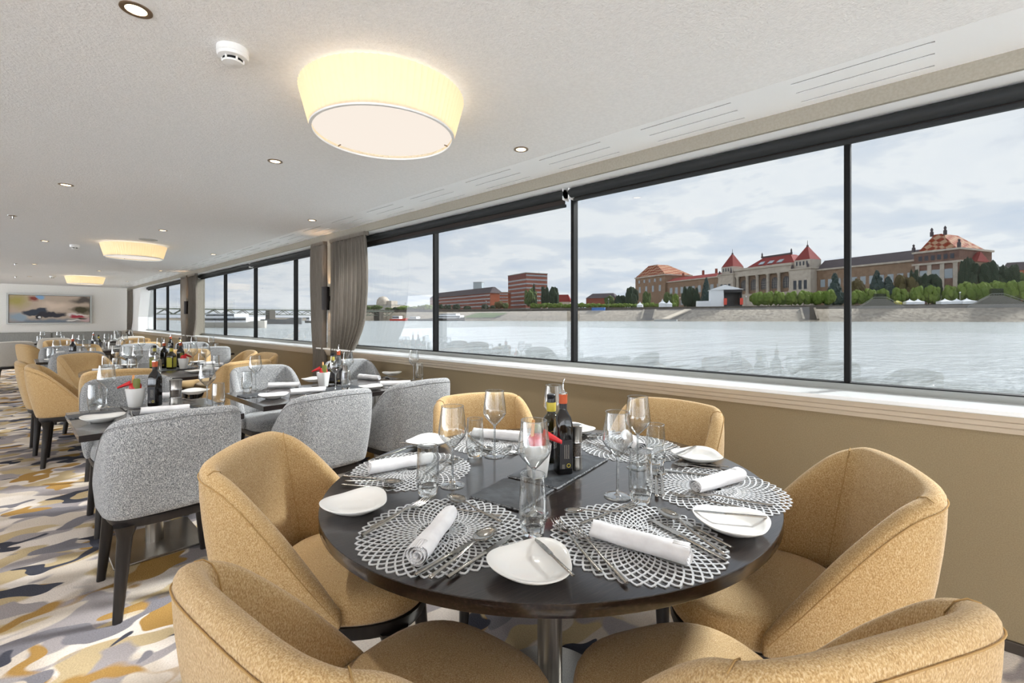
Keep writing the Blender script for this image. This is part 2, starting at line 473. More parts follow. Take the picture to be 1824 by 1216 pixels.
# banquette along the far wall, split into two backs
for i, (xa, xb, lab) in enumerate(((-4.0, 0.81, 'grey upholstered banquette along far wall, left of the seam, below the painting'),
                                   (0.83, 2.45, 'grey upholstered banquette along far wall, right of the seam, near the window curtain'))):
    b = thing('banquette', lab, 'bench', ((xa + xb) / 2, 19.7, 0), 0)
    h = (xb - xa) / 2
    MB().box(-h, h, 0.14, 0.28, 0.40, 0.90).build('backrest', M['bench'], b, bevel=0.02)
    MB().box(-h, h, -0.42, 0.14, 0.30, 0.47).build('seat', M['bench'], b, bevel=0.02)
    MB().box(-h, h, -0.36, 0.26, 0.0, 0.30).build('base', M['baseboard'], b, smooth=0)

# roller blinds: head cassette and a hanging strip of rolled cloth above the glass
def blind(ya, yb, drop, label):
    b = thing('roller_blind', label, 'blind', (2.775, ya, 2.19), 0, None)
    L = yb - ya
    ring = lambda y: [(0.035 * math.cos(t), y, 0.036 + 0.034 * math.sin(t)) for t in [2 * math.pi * k / 16 for k in range(16)]]
    MB().loft([ring(0), ring(L)]).build('roller', M['blind'], b)
    MB().box(0.022, 0.026, 0.02, L - 0.02, -drop, 0.03).build('cloth', M['blind_cloth'], b, smooth=0)
    MB().box(0.012, 0.036, 0.015, L - 0.015, -drop - 0.022, -drop).build('bottom_rail', M['blind'], b, bevel=0.003)
    for y in (0.0, L - 0.006):
        MB().box(-0.03, 0.04, y, y + 0.006, -0.01, 0.0705).build('bracket', M['plastic'], b, smooth=0)
blind(-1.40, 1.955, 0.0, 'long dark roller blind above the nearest two window panes')
blind(2.0, 5.18, 0.03, 'dark roller blind above the panes just before the window pillar')
blind(5.53, 8.60, 0.0, 'dark roller blind beyond the first pillar, over the nearer panes')
blind(8.64, 11.84, 0.0, 'dark roller blind just before the second pillar, over the ferry')
blind(12.2, 17.6, 0.0, 'dark roller blind in the last window towards the far wall')

# curtains
def curtain(y_a, y_b, tie, flip, label, seed, zt=2.259, zb=0.03):
    "pleated drape, y_a is the open edge, gathered towards y_b lower down"
    rnd = random.Random(seed)
    o = thing('curtain', label, 'curtain', (2.60, (y_a + y_b) / 2, 0), 0, None)
    mb = MB()
    nu, nz = 120, 26
    folds = 9
    ph = [rnd.uniform(-0.5, 0.5) for _ in range(folds + 2)]
    rows = []
    for j in range(nz + 1):
        t = j / nz
        z = zt + (zb - zt) * t
        if t < 0.62:
            g = 1.0 + 0.06 * math.sin(math.pi * t / 0.4) if t < 0.4 else 1.0 - tie * ((t - 0.4) / 0.22) ** 1.6
        else:
            g = 1.0 - tie + 0.25 * tie * ((t - 0.62) / 0.38)
        row = []
        for i in range(nu + 1):
            u = i / nu
            yy = y_b + (y_a - y_b) * u * g
            k = int(u * folds); a = 2 * math.pi * u * folds + ph[k] * (1 - t)
            amp = (0.022 if t < 0.035 else 0.034) * (0.6 + 0.4 * abs(math.sin(3.1 * u + seed)))
            row.append((0.012 * math.sin(9 * t + 5 * u) * t + amp * math.sin(a), yy - (y_a + y_b) / 2 + 0.012 * math.cos(a), z))
        rows.append(row)
    vs = [p for r in rows for p in r]
    fs = [(j * (nu + 1) + i, j * (nu + 1) + i + 1, (j + 1) * (nu + 1) + i + 1, (j + 1) * (nu + 1) + i) for j in range(nz) for i in range(nu)]
    c = mb.add(vs, fs).build('drape', M['curtain'], o, smooth=180)
    s = c.modifiers.new('thick', 'SOLIDIFY'); s.thickness = 0.003
    h = MB()
    ya, yb = sorted((y_a, y_b))
    h.box(-0.028, 0.03, ya - (y_a + y_b) / 2, yb - (y_a + y_b) / 2, zt - 0.045, zt - 0.004).build('heading_tape', M['curtain'], o, smooth=0)
    return o
curtain(4.53, 5.33, 0.42, 1, 'grey brown curtain gathered on the near side of the first window pillar', 1)
curtain(5.84, 5.50, 0.25, 1, 'grey brown curtain gathered beyond the first window pillar, behind the wall lamp', 2)
curtain(11.35, 11.95, 0.35, 1, 'pale lit curtain on the near side of the second pillar', 3)
curtain(12.55, 12.05, 0.3, 1, 'brown shaded curtain on the far side of the second pillar', 4)
cu = curtain(18.95, 19.7, 0.5, 1, 'grey curtain tied back in the corner of the far wall', 5)
MB().lathe([(0.085, -0.03), (0.09, 0.0), (0.085, 0.03)], 20, (0, 0.20, 0.86)).build('tieback', M['curtain'], cu)

# wall lamps and switch on the pillars
for i, (y, lab) in enumerate(((5.415, 'dark cylinder wall lamp on the first pillar, between its curtains'), (12.0, 'dark cylinder wall lamp on the second pillar near the far wall'))):
    struct(MB().box(2.615, 2.66, y - 0.055, y + 0.055, 0.9455, 2.262), 'trim_%d' % (10 + i), M['fascia'], smooth=0)
    o = thing('wall_lamp', lab, 'wall lamp', (2.565, y, 1.55), 0, 'cylinder wall lamps on the pillars')
    MB().lathe([(0.036, -0.14), (0.043, -0.14), (0.043, 0.14), (0.036, 0.14)], 28, cap0=False, cap1=False).build('shade', M['sconce'], o)
    MB().lathe([(0.036, -0.01), (0.036, 0.01)], 24).build('baffle', M['sconce'], o)
    MB().box(0.03, 0.05, -0.02, 0.02, -0.03, 0.03).build('bracket', M['sconce'], o, smooth=0)
    for sgn, e in ((1, 5.0), (-1, 2.0)):
        d = bpy.data.lights.new('wall_lamp_beam', 'SPOT'); d.energy = e * 2.2; d.color = (1.0, 0.62, 0.32); d.spot_size = math.radians(70); d.spot_blend = 0.5; d.shadow_soft_size = 0.02
        l = bpy.data.objects.new('wall_lamp_beam', d); COL.objects.link(l); l.parent = o; l.location = (0, 0, 0.03 * sgn)
        l.rotation_euler = (math.pi if sgn > 0 else 0, 0, 0)
o = thing('light_switch', 'small brass switch plate on the first pillar below the wall lamp', 'switch', (2.6135, 5.40, 1.15))
MB().box(-0.004, 0.001, -0.027, 0.027, -0.05, 0.05).build('plate', M['bezel'], o, bevel=0.002)
MB().lathe([(0.008, 0), (0.007, 0.008), (0, 0.009)], 12, (-0.008, 0, 0)).build('knob', M['chrome'], o)

# painting on the far wall
def art_mat():
    m = principled('abstract_canvas', (190, 180, 170), 0.5)
    nt = m.node_tree; N, L = nt.nodes.new, nt.links.new; b = nt.nodes['Principled BSDF']
    tc = N('ShaderNodeTexCoord')
    nz = N('ShaderNodeTexNoise'); nz.inputs['Scale'].default_value = 2.2; nz.inputs['Detail'].default_value = 3; L(tc.outputs['Object'], nz.inputs['Vector'])
    wv = N('ShaderNodeVectorMath'); wv.operation = 'MULTIPLY_ADD'; wv.inputs[1].default_value = (0.55, 0, 0.35); L(nz.outputs['Color'], wv.inputs[0]); L(tc.outputs['Object'], wv.inputs[2])
    def blob(cx, cz, rx, rz, soft=0.35):
        s = N('ShaderNodeVectorMath'); s.operation = 'SUBTRACT'; s.inputs[1].default_value = (cx + 0.27, 0, cz + 0.17); L(wv.outputs[0], s.inputs[0])
        q = N('ShaderNodeVectorMath'); q.operation = 'DIVIDE'; q.inputs[1].default_value = (rx, 1000, rz); L(s.outputs[0], q.inputs[0])
        l = N('ShaderNodeVectorMath'); l.operation = 'LENGTH'; L(q.outputs[0], l.inputs[0])
        r = N('ShaderNodeMapRange'); r.inputs['From Min'].default_value = 1.0; r.inputs['From Max'].default_value = 1.0 - soft; L(l.outputs['Value'], r.inputs[0])
        return r.outputs[0]
    col = None
    base = N('ShaderNodeRGB'); base.outputs[0].default_value = (*lin((196, 178, 160)), 1); col = base.outputs[0]
    for cx, cz, rx, rz, c, s in ((-0.75, 0.25, 0.35, 0.3, (176, 164, 96), .8), (-0.1, -0.36, 1.1, 0.16, (120, 130, 142), .6), (-0.7, -0.22, 0.3, 0.16, (150, 168, 184), .5), (0.1, 0.1, 0.5, 0.18, (226, 208, 190), .7),
                                 (0.75, 0.3, 0.4, 0.14, (92, 84, 78), .6), (0.72, -0.02, 0.32, 0.12, (74, 68, 44), .5), (0.8, -0.32, 0.25, 0.12, (206, 178, 178), .5),
                                 (-0.4, 0.28, 0.16, 0.12, (140, 62, 52), .6), (-0.22, 0.36, 0.14, 0.09, (136, 176, 214), .3), (-0.3, -0.08, 0.36, 0.10, (52, 62, 78), .3), (0.05, -0.14, 0.34, 0.08, (44, 44, 56), .3), (-0.22, -0.2, 0.1, 0.06, (34, 34, 40), .3),
                                 (-0.2, -0.21, 0.05, 0.03, (220, 220, 222), .3), (0.6, -0.16, 0.28, 0.05, (226, 218, 216), .4), (0.62, -0.2, 0.2, 0.06, (168, 50, 66), .35), (0.7, -0.28, 0.16, 0.04, (60, 52, 40), .4), (0.52, -0.34, 0.14, 0.03, (232, 228, 222), .4)):
        k = N('ShaderNodeRGB'); k.outputs[0].default_value = (*lin(c), 1)
        x = N('ShaderNodeMix'); x.data_type = 'RGBA'; L(blob(cx, cz, rx, rz, s), x.inputs[0]); L(col, x.inputs[6]); L(k.outputs[0], x.inputs[7]); col = x.outputs[2]
    L(col, b.inputs['Base Color'])
    return m
o = thing('painting', 'wide abstract painting in a silver frame on the far wall', 'painting', (0.80, 19.96, 1.605))
MB().box(-0.87, 0.87, -0.05, 0.0, -0.405, 0.405).build('canvas', art_mat(), o, smooth=0)
fr = MB()
for x0, x1, z0, z1 in ((-0.92, 0.92, 0.415, 0.455), (-0.92, 0.92, -0.455, -0.415), (-0.92, -0.88, -0.415, 0.415), (0.88, 0.92, -0.415, 0.415)):
    fr.box(x0, x1, -0.07, 0.03, z0, z1)
fr.build('frame', principled('silver_frame', (186, 188, 186), 0.35, 0.6), o, smooth=0)
MB().box(-0.88, 0.88, 0.0, 0.02, -0.415, 0.415).build('backing', M['black'], o, smooth=0)

# ------------------------------------------------------------------ ceiling fittings
def shade_mat():
    m = principled('pleated_lamp_shade', (244, 238, 226), 0.9, spec=0.1)
    nt = m.node_tree; N, L = nt.nodes.new, nt.links.new
    b = nt.nodes['Principled BSDF']; o = nt.nodes['Material Output']
    t = N('ShaderNodeBsdfTranslucent'); t.inputs[0].default_value = (*lin((248, 224, 180)), 1)
    mx = N('ShaderNodeMixShader'); mx.inputs[0].default_value = 0.6
    L(b.outputs[0], mx.inputs[1]); L(t.outputs[0], mx.inputs[2]); L(mx.outputs[0], o.inputs[0])
    return m
def diffuser_mat():
    "lit frosted glass: three bulbs glow through it"
    m = bpy.data.materials.new('lit_diffuser'); m.use_nodes = True
    nt = m.node_tree; nt.nodes.clear(); N, L = nt.nodes.new, nt.links.new
    o = N('ShaderNodeOutputMaterial'); e = N('ShaderNodeEmission'); tc = N('ShaderNodeTexCoord')
    e.inputs[0].default_value = (*lin((255, 243, 230)), 1)
    acc = None
    for k in range(3):
        a = math.radians(20 + 120 * k)
        s = N('ShaderNodeVectorMath'); s.operation = 'DISTANCE'; s.inputs[1].default_value = (0.17 * math.cos(a), 0.17 * math.sin(a), 0.0)
        L(tc.outputs['Object'], s.inputs[0])
        r = N('ShaderNodeMapRange'); r.interpolation_type = 'SMOOTHSTEP'; r.inputs['From Min'].default_value = 0.13; r.inputs['From Max'].default_value = 0.0; r.inputs['To Max'].default_value = 0.6
        L(s.outputs['Value'], r.inputs[0])
        if acc is None: acc = r.outputs[0]
        else:
            ad = N('ShaderNodeMath'); L(acc, ad.inputs[0]); L(r.outputs[0], ad.inputs[1]); acc = ad.outputs[0]
    ad = N('ShaderNodeMath'); ad.inputs[1].default_value = 0.80; L(acc, ad.inputs[0]); L(ad.outputs[0], e.inputs[1])
    L(e.outputs[0], o.inputs[0])
    return m
M['shade'] = shade_mat(); M['diffuser'] = diffuser_mat()
LR0, LR1, LH = 0.364, 0.318, 0.172        # top and bottom radius, height of the pleated drum
def lamp(label):
    o = thing('ceiling_lamp', label, 'ceiling lamp', (0, 0, ZC), 0, 'pleated drum ceiling lamps')
    n = 240
    def ring(r, z, amp):
        return [((r + amp * (1 if i % 3 == 0 else 0)) * math.cos(2 * math.pi * i / n), (r + amp * (1 if i % 3 == 0 else 0)) * math.sin(2 * math.pi * i / n), z) for i in range(n)]
    mb = MB(); mb.loft([ring(LR0, -0.015, 0.0035), ring(LR0 * 0.5 + LR1 * 0.5, -0.015 - LH / 2, 0.0035), ring(LR1, -0.015 - LH, 0.003)], False, False)
    mb.build('shade', M['shade'], o, smooth=25)
    MB().lathe([(LR1 - 0.008, -0.012 - LH), (LR1 + 0.004, -0.012 - LH), (LR1 + 0.004, -0.020 - LH), (LR1 - 0.008, -0.020 - LH), (LR1 - 0.008, -0.012 - LH)], 96, cap0=False, cap1=False).build('rim', M['plastic'], o)
    MB().lathe([(0.001, -LH), (LR1 - 0.008, -LH)], 64, cap0=False, cap1=True).build('diffuser', M['diffuser'], o, smooth=0)
    MB().lathe([(0.12, 0), (0.12, -0.02), (0.0, -0.021)], 32, (0, 0, -0.0005)).build('ceiling_plate', M['plastic'], o)
    for k in range(3):
        a = math.radians(80 + 120 * k)
        MB().tube([(LR1 * 0.93 * math.cos(a), LR1 * 0.93 * math.sin(a), -LH - 0.001), (LR1 * 0.985 * math.cos(a), LR1 * 0.985 * math.sin(a), -LH - 0.005)], 0.003, 6).build('clip', M['bezel'], o)
    d = bpy.data.lights.new('lamp_bulb', 'POINT'); d.energy = LAMP_W; d.color = (1.0, 0.84, 0.62); d.shadow_soft_size = 0.06
    l = bpy.data.objects.new('lamp_bulb', d); COL.objects.link(l); l.parent = o; l.location = (0, 0, -0.11)
    return o
LAMP_W = 2.6
LK = Kind(lamp('x'))
for x, y, lab in ((1.165, 1.868, 'large pleated drum ceiling lamp above the near round table'), (1.15, 8.2, 'second pleated drum ceiling lamp, halfway down the room'), (1.2, 15.2, 'smallest pleated drum ceiling lamp, by the far wall painting')):
    r = LK.put((x, y, ZC), 0.4, lab)
for c in list(COL.objects):
    if c.type == 'LIGHT' and c.parent and c.parent.name.startswith('ceiling_lamp'): pass

M['bulb'] = emission('lit_bulb', (255, 226, 180), 6.0)
def downlight():
    o = thing('downlight', 'x', 'downlight', (0, 0, ZC), 0, 'recessed ceiling downlights')
    MB().lathe([(0.031, 0.0), (0.045, 0.0), (0.045, -0.003), (0.034, -0.005), (0.030, -0.003), (0.029, 0.0)], 28, cap0=False, cap1=False).build('bezel', M['bezel'], o)
    MB().lathe([(0.030, -0.002), (0.0, -0.0015)], 24).build('bulb', M['bulb'], o)
    d = bpy.data.lights.new('downlight_beam', 'SPOT'); d.energy = DOWN_W; d.color = (1.0, 0.98, 0.95); d.spot_size = math.radians(110); d.spot_blend = 0.9; d.shadow_soft_size = 0.04
    l = bpy.data.objects.new('downlight_beam', d); COL.objects.link(l); l.parent = o; l.location = (0, 0, -0.012)
    return o
DOWN_W = 55.0
DK = Kind(downlight())
for x, y, lab in ((0.28, 1.966, 'largest recessed ceiling downlight, left of the smoke detector'), (1.167, 3.18, 'small recessed downlight just beyond the near drum lamp, left of it'), (2.10, 1.846, 'small recessed downlight between the near drum lamp and the vent strip'),
                  (0.279, 4.93, 'small recessed downlight on the left, past the near smoke detector'), (2.125, 4.79, 'small recessed downlight near the vent strip above the curtains'), (1.19, 6.63, 'small recessed downlight just before the second drum lamp'),
                  (0.29, 8.69, 'small recessed downlight left of the second smoke detector'), (2.18, 8.5, 'small recessed downlight between second drum lamp and the vent strip'), (0.28, 12.5, 'tiny recessed downlight between second and third drum lamps, left'),
                  (1.26, 13.2, 'tiny recessed downlight just before the third drum lamp'), (2.15, 12.2, 'tiny recessed downlight near the vent strip, level with the second pillar')):
    DK.put((x, y, ZC), 0, lab)
for x, y, lab in ((0.28, 16.2, 'added tiny fill downlight left of the far drum lamp, above the painting'), (1.22, 17.6, 'added tiny fill downlight between the far drum lamp and the far wall'), (2.15, 16.4, 'added tiny fill downlight near the vent strip at the far wall')):  # extra lamps added to brighten the far wall
    DK.put((x, y, ZC), 0, lab)

def detector():
    o = thing('smoke_detector', 'x', 'smoke detector', (0, 0, ZC), 0, 'round smoke detectors')
    MB().lathe([(0.055, 0), (0.055, -0.022), (0.053, -0.024), (0.054, -0.026), (0.051, -0.036), (0.036, -0.040)], 36).build('body', M['plastic'], o)
    MB().lathe([(0.034, -0.040), (0.034, -0.050)], 32, cap0=False).build('vent_gap', M['slot'], o)
    MB().lathe([(0.036, -0.050), (0.034, -0.056), (0.0, -0.060)], 32).build('cap', M['plastic'], o)
    for k in range(6):
        a = math.pi / 3 * k
        MB().tube([(0.036 * math.cos(a), 0.036 * math.sin(a), -0.039), (0.035 * math.cos(a), 0.035 * math.sin(a), -0.053)], 0.004, 6).build('rib', M['plastic'], o)
    return o
SK = Kind(detector())
for x, y, lab in ((0.573, 1.98, 'white smoke detector beside the near drum lamp'), (0.59, 8.84, 'white smoke detector beside the second drum lamp'), (0.65, 15.6, 'tiny white smoke detector beside the far drum lamp')):
    SK.put((x, y, ZC), 0.6, lab)
o = MB().lathe([(0.10, 0), (0.098, -0.004), (0.085, -0.006), (0.0, -0.007)], 40).build('ceiling_speaker', noisy('speaker_grille', [(160, 162, 164), (186, 188, 188)], nscale=700, rough=0.6), loc=(1.2, 7.55, ZC))
tag(o, 'flat round grey speaker grille in the ceiling before the second drum lamp', 'speaker')
def sprinkler():
    o = thing('sprinkler', 'x', 'sprinkler', (0, 0, ZC), 0, 'ceiling sprinklers')
    MB().lathe([(0.035, 0), (0.033, -0.004), (0.012, -0.008), (0.01, -0.03), (0, -0.03)], 20).build('body', M['chrome'], o)
    MB().lathe([(0.0, -0.030), (0.016, -0.031), (0.016, -0.033), (0, -0.034)], 16).build('deflector', M['chrome'], o)
    return o
PK = Kind(sprinkler())
for x, y, lab in ((0.0, 6.8, 'chrome sprinkler head at the left edge of the ceiling'), (0.03, 12.6, 'tiny sprinkler head farther along the left ceiling'), (0.05, 16.5, 'farthest tiny sprinkler head, above the painting')):
    PK.put((x, y, ZC), 0, lab)
# ------------------------------------------------------------------ chairs
def sup(a, y0, y1, n, k=40, e=3.4):
    "rounded plan outline: superellipse between y0 and y1, half width a"
    out = []
    cy, b = (y0 + y1) / 2, (y1 - y0) / 2
    for i in range(k):
        t = 2 * math.pi * i / k
        c, s = math.cos(t), math.sin(t)
        out.append((a * abs(c) ** (2 / e) * (1 if c >= 0 else -1), cy + b * abs(s) ** (2 / e) * (1 if s >= 0 else -1)))
    return out

def chair(name, label, fab, pipe):
    o = thing(name, label, 'chair')
    # seat cushion
    rings = []
    for s, z in ((0.955, 0.432), (0.99, 0.444), (1.0, 0.468), (0.985, 0.490), (0.95, 0.506), (0.86, 0.517), (0.6, 0.524), (0.25, 0.526)):
        rings.append([(x * s, (y - 0.01) * s + 0.01, z) for x, y in sup(0.238, -0.25, 0.265, 40, e=3.0)])
    MB().loft(rings).build('seat', M[fab], o, smooth=180)
    # dark frame under the seat
    rings = []
    for s, z in ((0.93, 0.390), (0.97, 0.394), (0.985, 0.402), (0.985, 0.431)):
        rings.append([(x * s, y * s, z) for x, y in sup(0.238, -0.305, 0.262, 40, e=3.4)])
    MB().loft(rings).build('frame', M['wenge'], o, smooth=40)
    # backrest shell: swept round the rear of the seat, its wings sloping down to the seat
    half = [(0.244, 0.045, 0.485), (0.240, -0.040, 0.610), (0.235, -0.125, 0.738), (0.228, -0.205, 0.846), (0.204, -0.262, 0.884), (0.140, -0.284, 0.894), (0.0, -0.290, 0.899)]
    pts = half + [(-x, y, h) for x, y, h in reversed(half[:-1])]
    sm = catmull(pts, 5)
    n = len(sm)
    rings, seam_l, seam_r, rim = [], [], [], []
    def at(p, nrm, off, z, wgt):
        rec = 0.075 * max(0.0, (z - 0.44) / 0.45) * wgt
        bulge = 0.014 * math.sin(math.pi * min(1, max(0, (z - 0.44) / 0.45)))
        return (p.x + nrm.x * (off + (bulge if off > 0 else 0)), p.y + nrm.y * (off + (bulge if off > 0 else 0)) - rec, z)
    for i, p in enumerate(sm):
        t = (sm[min(i + 1, n - 1)] - sm[max(i - 1, 0)])
        nrm = Vector((-t.y, t.x, 0)).normalized() * -1
        if nrm.dot(Vector((p.x, p.y + 0.0, 0))) < 0: nrm = -nrm
        wgt = min(1, max(0, (0.08 - p.y) / 0.32))
        h = p.z
        ends = min(i, n - 1 - i) / 4.0
        th = (0.017 + 0.010 * wgt) * min(1.0, 0.55 + 0.45 * ends)
        zb = 0.436
        zs = lambda k: zb + (h - zb) * k
        ring = [at(p, nrm, th * 0.85, zb, wgt), at(p, nrm, th, zb + 0.012, wgt), at(p, nrm, th, zs(0.35), wgt), at(p, nrm, th, zs(0.68), wgt), at(p, nrm, th, h - 0.026, wgt),
                at(p, nrm, th * 0.62, h - 0.006, wgt), at(p, nrm, 0, h, wgt), at(p, nrm, -th * 0.62, h - 0.006, wgt),
                at(p, nrm, -th, h - 0.026, wgt), at(p, nrm, -th, zs(0.68), wgt), at(p, nrm, -th, zs(0.35), wgt), at(p, nrm, -th, zb + 0.012, wgt)]
        rings.append(ring)
        rim.append(Vector(at(p, nrm, th * 0.94, h - 0.030, wgt)))
        if i in (18, n - 1 - 18):
            s = [at(p, nrm, -th * 1.0, z, wgt) for z in (0.515, 0.58, 0.65, 0.72, 0.80, h - 0.026)] + [at(p, nrm, -th * 0.64, h - 0.006, wgt), at(p, nrm, 0, h + 0.0005, wgt), at(p, nrm, th * 0.66, h - 0.006, wgt)]
            (seam_l if i == 18 else seam_r).extend(s)
    MB().loft(rings).build('backrest', M[fab], o, smooth=180, sub=1)
    for s in (seam_l, seam_r):
        MB().tube(s, 0.0014, 6).build('seam', M[pipe], o)
    MB().tube(rim[1:-1], 0.0015, 6).build('seam', M[pipe], o)
    # legs
    for sx in (-1, 1):
        for y0, y1, x0, x1 in ((0.175, 0.215, 0.185, 0.218), (-0.235, -0.262, 0.180, 0.212)):
            rings = []
            for k, w in ((0.0, 0.043), (0.05, 0.035), (0.14, 0.026), (0.5, 0.0225), (1.0, 0.0165)):
                z = 0.404 * (1 - k); cx = sx * (x0 + (x1 - x0) * k); cy = y0 + (y1 - y0) * k
                rings.append([(cx + w * a, cy + w * b, z) for a, b in ((1, 0.55), (0.55, 1), (-0.55, 1), (-1, 0.55), (-1, -0.55), (-0.55, -1), (0.55, -1), (1, -0.55))])
            MB().loft(rings).build('leg', M['wenge'], o, smooth=50)
    return o

CH = {k: Kind(chair('dining_chair', 'x', k, k + '_pipe')) for k in ('gold', 'grey', 'pale')}
def seat_at(kind, x, y, fx, fy, label, group):
    "origin under the seat, (fx, fy) is the way the sitter looks"
    return CH[kind].put((x, y, 0), math.atan2(-fx, fy), label, group)

T0 = (1.268, 0.981)
G0 = 'gold chairs around the near round table'
for x, y, fx, fy, lab in ((1.535, 0.385, -0.43, 0.90, 'gold wool chair right of the near round table, angled beside the wall'),
                          (1.893, 0.955, -1, 0.04, 'gold wool dining chair behind the near round table, backed against the window wall'),
                          (1.555, 1.515, -0.47, -0.88, 'gold wool chair at the far side of the near round table, behind wine glasses'),
                          (0.757, 1.412, 0.71, -0.70, 'gold wool chair left of the near round table, inner backrest fully showing'),
                          (0.565, 0.768, 0.99, 0.11, 'gold wool chair nearest the camera on the left, rounded outer backrest showing'),
                          (0.955, 0.340, 0.51, 0.86, 'gold wool chair cut off by the bottom right corner of the photo')):
    seat_at('gold', x, y, fx, fy, lab, G0)
G1 = 'grey chairs at the two rectangular tables'
for x, y, fx, fy, lab in ((0.515, 2.83, 0.0, 1, 'grey wool chair, back to us, at the near end of the left rectangular table'),
                          (0.560, 3.86, 0.0, -1, 'grey wool chair facing us at the far end of the left rectangular table'),
                          (1.235, 2.84, -0.03, 1, 'grey wool chair, back to us, at the middle table just behind the gold chair'),
                          (1.870, 2.86, 0.0, 1, 'grey wool chair, back to us, at the middle table next to the wall'),
                          (1.47, 3.99, 0.0, -1, 'grey wool chair facing us across the middle table, on its left half'),
                          (2.28, 4.0, 0.0, -1, 'grey wool chair facing us across the middle table, in front of the curtain')):
    seat_at('grey', x, y, fx, fy, lab, G1)
T3 = (1.10, 6.2)
G3 = 'gold chairs around the second round table'
for x, y, fx, fy, lab in ((0.66, 5.20, 0.18, 0.98, 'gold chair, dark back to us, behind the grey chair of the left table'),
                          (1.50, 5.30, -0.25, 0.97, 'gold chair, lit back to us, behind the wine glass of the middle table'),
                          (1.755, 5.90, -0.97, -0.1, 'nearer of two gold chairs against the window wall before the curtain'),
                          (1.745, 6.52, -0.99, 0.05, 'farther of two gold chairs against the window wall before the curtain'),
                          (1.46, 7.12, -0.5, -0.86, 'gold chair at the second round table, seat seen below the tabletop'),
                          (0.72, 7.13, 0.55, -0.83, 'gold chair showing pale inner back and seat, left of the second round table'),
                          (0.46, 5.87, 0.995, -0.1, 'nearer of two gold chairs in profile beside the aisle, four dark legs showing'),
                          (0.40, 6.50, 1.0, 0.03, 'farther of two gold chairs in profile beside the aisle, half hidden')):
    seat_at('gold', x, y, fx, fy, lab, G3)
G4 = 'grey chairs at the second row of rectangular tables'
for x, y, fx, fy, lab in ((0.565, 8.22, 0, 1, 'grey chair, back to us, behind the pale gold chair near a red capped bottle'),
                          (0.52, 9.32, 0, -1, 'grey chair facing us beyond the red capped bottle'),
                          (1.32, 8.22, 0, 1, 'grey chair hidden behind the bottles of the second round table'),
                          (2.00, 8.19, 0, 1, 'grey chair with its smooth lit back to us near the window wall'),
                          (1.42, 9.36, 0, -1, 'grey chair beyond the bottles, facing us across the third middle table'),
                          (2.15, 9.36, 0, -1, 'grey chair facing us, in front of the second pillar curtain')):
    seat_at('grey', x, y, fx, fy, lab, G4)
G5 = 'gold chairs around the third round table'
for x, y, fx, fy, lab in ((0.44, 11.0, 0.95, 0.3, 'gold chair in profile beside the aisle, in front of the cream chair'),
                          (0.74, 12.2, 0.4, -0.9, 'gold chair facing us behind the black bottle with the red cap'),
                          (1.50, 10.55, -0.25, 0.97, 'pale lit gold chair, back to us, left of the second pillar'),
                          (1.64, 12.2, -0.5, -0.86, 'gold chair with a pale rounded rim beyond the third round table'),
                          (0.80, 10.5, 0.2, 0.97, 'gold chair leg and wing seen under the far tabletop')):
    seat_at('gold', x, y, fx, fy, lab, G5)
for x, y, fx, fy, lab in ((-0.02, 12.6, -0.15, 0.98, 'cream chair with its back to us beside the aisle at the left edge'),
                          (0.62, 14.2, 0, 1, 'far cream chair with its back to us in front of the banquette, left'),
                          (1.9, 14.2, 0, 1, 'far cream chair with its back to us in front of the banquette, right')):
    seat_at('pale', x, y, fx, fy, lab, 'cream chairs at the far tables')

# ------------------------------------------------------------------ tables
def pedestal(o, z_top, square=None, R=0.21, n=1):
    xs = [0] if n == 1 else [-square[0] * 0.27, square[0] * 0.27]
    for x in xs:
        MB().lathe([(0.043, 0.012), (0.043, z_top)], 36, (x, 0, 0)).build('column', M['steel'], o)
        if square:
            MB().box(x - 0.21, x + 0.21, -0.24, 0.24, 0, 0.012).build('base', M['steel'], o, bevel=0.003)
        else:
            MB().lathe([(R, 0), (R, 0.010), (R - 0.004, 0.014), (0.044, 0.014)], 64, (x, 0, 0)).build('base', M['steel'], o)
def round_table(label, c, a, b, rot):
    o = thing('round_table', label, 'table', (c[0], c[1], 0), rot)
    MB().lathe([(0.94, 0.720), (0.998, 0.720), (1.0, 0.722), (1.0, 0.7485), (0.998, 0.75), (0.0, 0.75)], 128, sx=a, sy=b).build('tabletop', M['table'], o, smooth=40)
    pedestal(o, 0.722)
    return o
def rect_table(label, x0, x1, y0, y1):
    o = thing('rectangular_table', label, 'table', ((x0 + x1) / 2, (y0 + y1) / 2, 0))
    hx, hy = (x1 - x0) / 2, (y1 - y0) / 2
    MB().box(-hx, hx, -hy, hy, 0.718, 0.75).build('tabletop', M['table'], o, smooth=0, bevel=0.002)
    pedestal(o, 0.719, (2 * hx, 2 * hy), n=2 if hx > 0.5 else 1)
    return o
round_table('near oval round table of dark wood, fully laid, in the middle of the photo', T0, 0.748, 0.696, -0.195)
rect_table('small dark rectangular table laid for two on the left', 0.21, 0.913, 2.95, 3.74)
rect_table('dark rectangular table laid for four, in the middle by the window', 1.065, 2.43, 3.09, 3.86)
round_table('second round table behind the left table, crowded with bottles and glasses', T3, 0.66, 1.0, 0)
rect_table('dark rectangular table beyond the pale gold chair, left', 0.20, 0.905, 8.32, 9.1)
rect_table('dark rectangular table near the window before the second pillar', 1.07, 2.43, 8.32, 9.1)
round_table('third round table with a dark edge, far down the room', (1.10, 11.4), 0.66, 0.95, 0)
rect_table('far dark rectangular table before the banquette, left', 0.2, 1.0, 14.7, 15.5)
rect_table('far dark rectangular table before the banquette, right', 1.4, 2.4, 14.7, 15.5)
rect_table('dark tabletop cut by the left edge of the photo behind the cream chair', -1.0, -0.25, 13.1, 13.9)

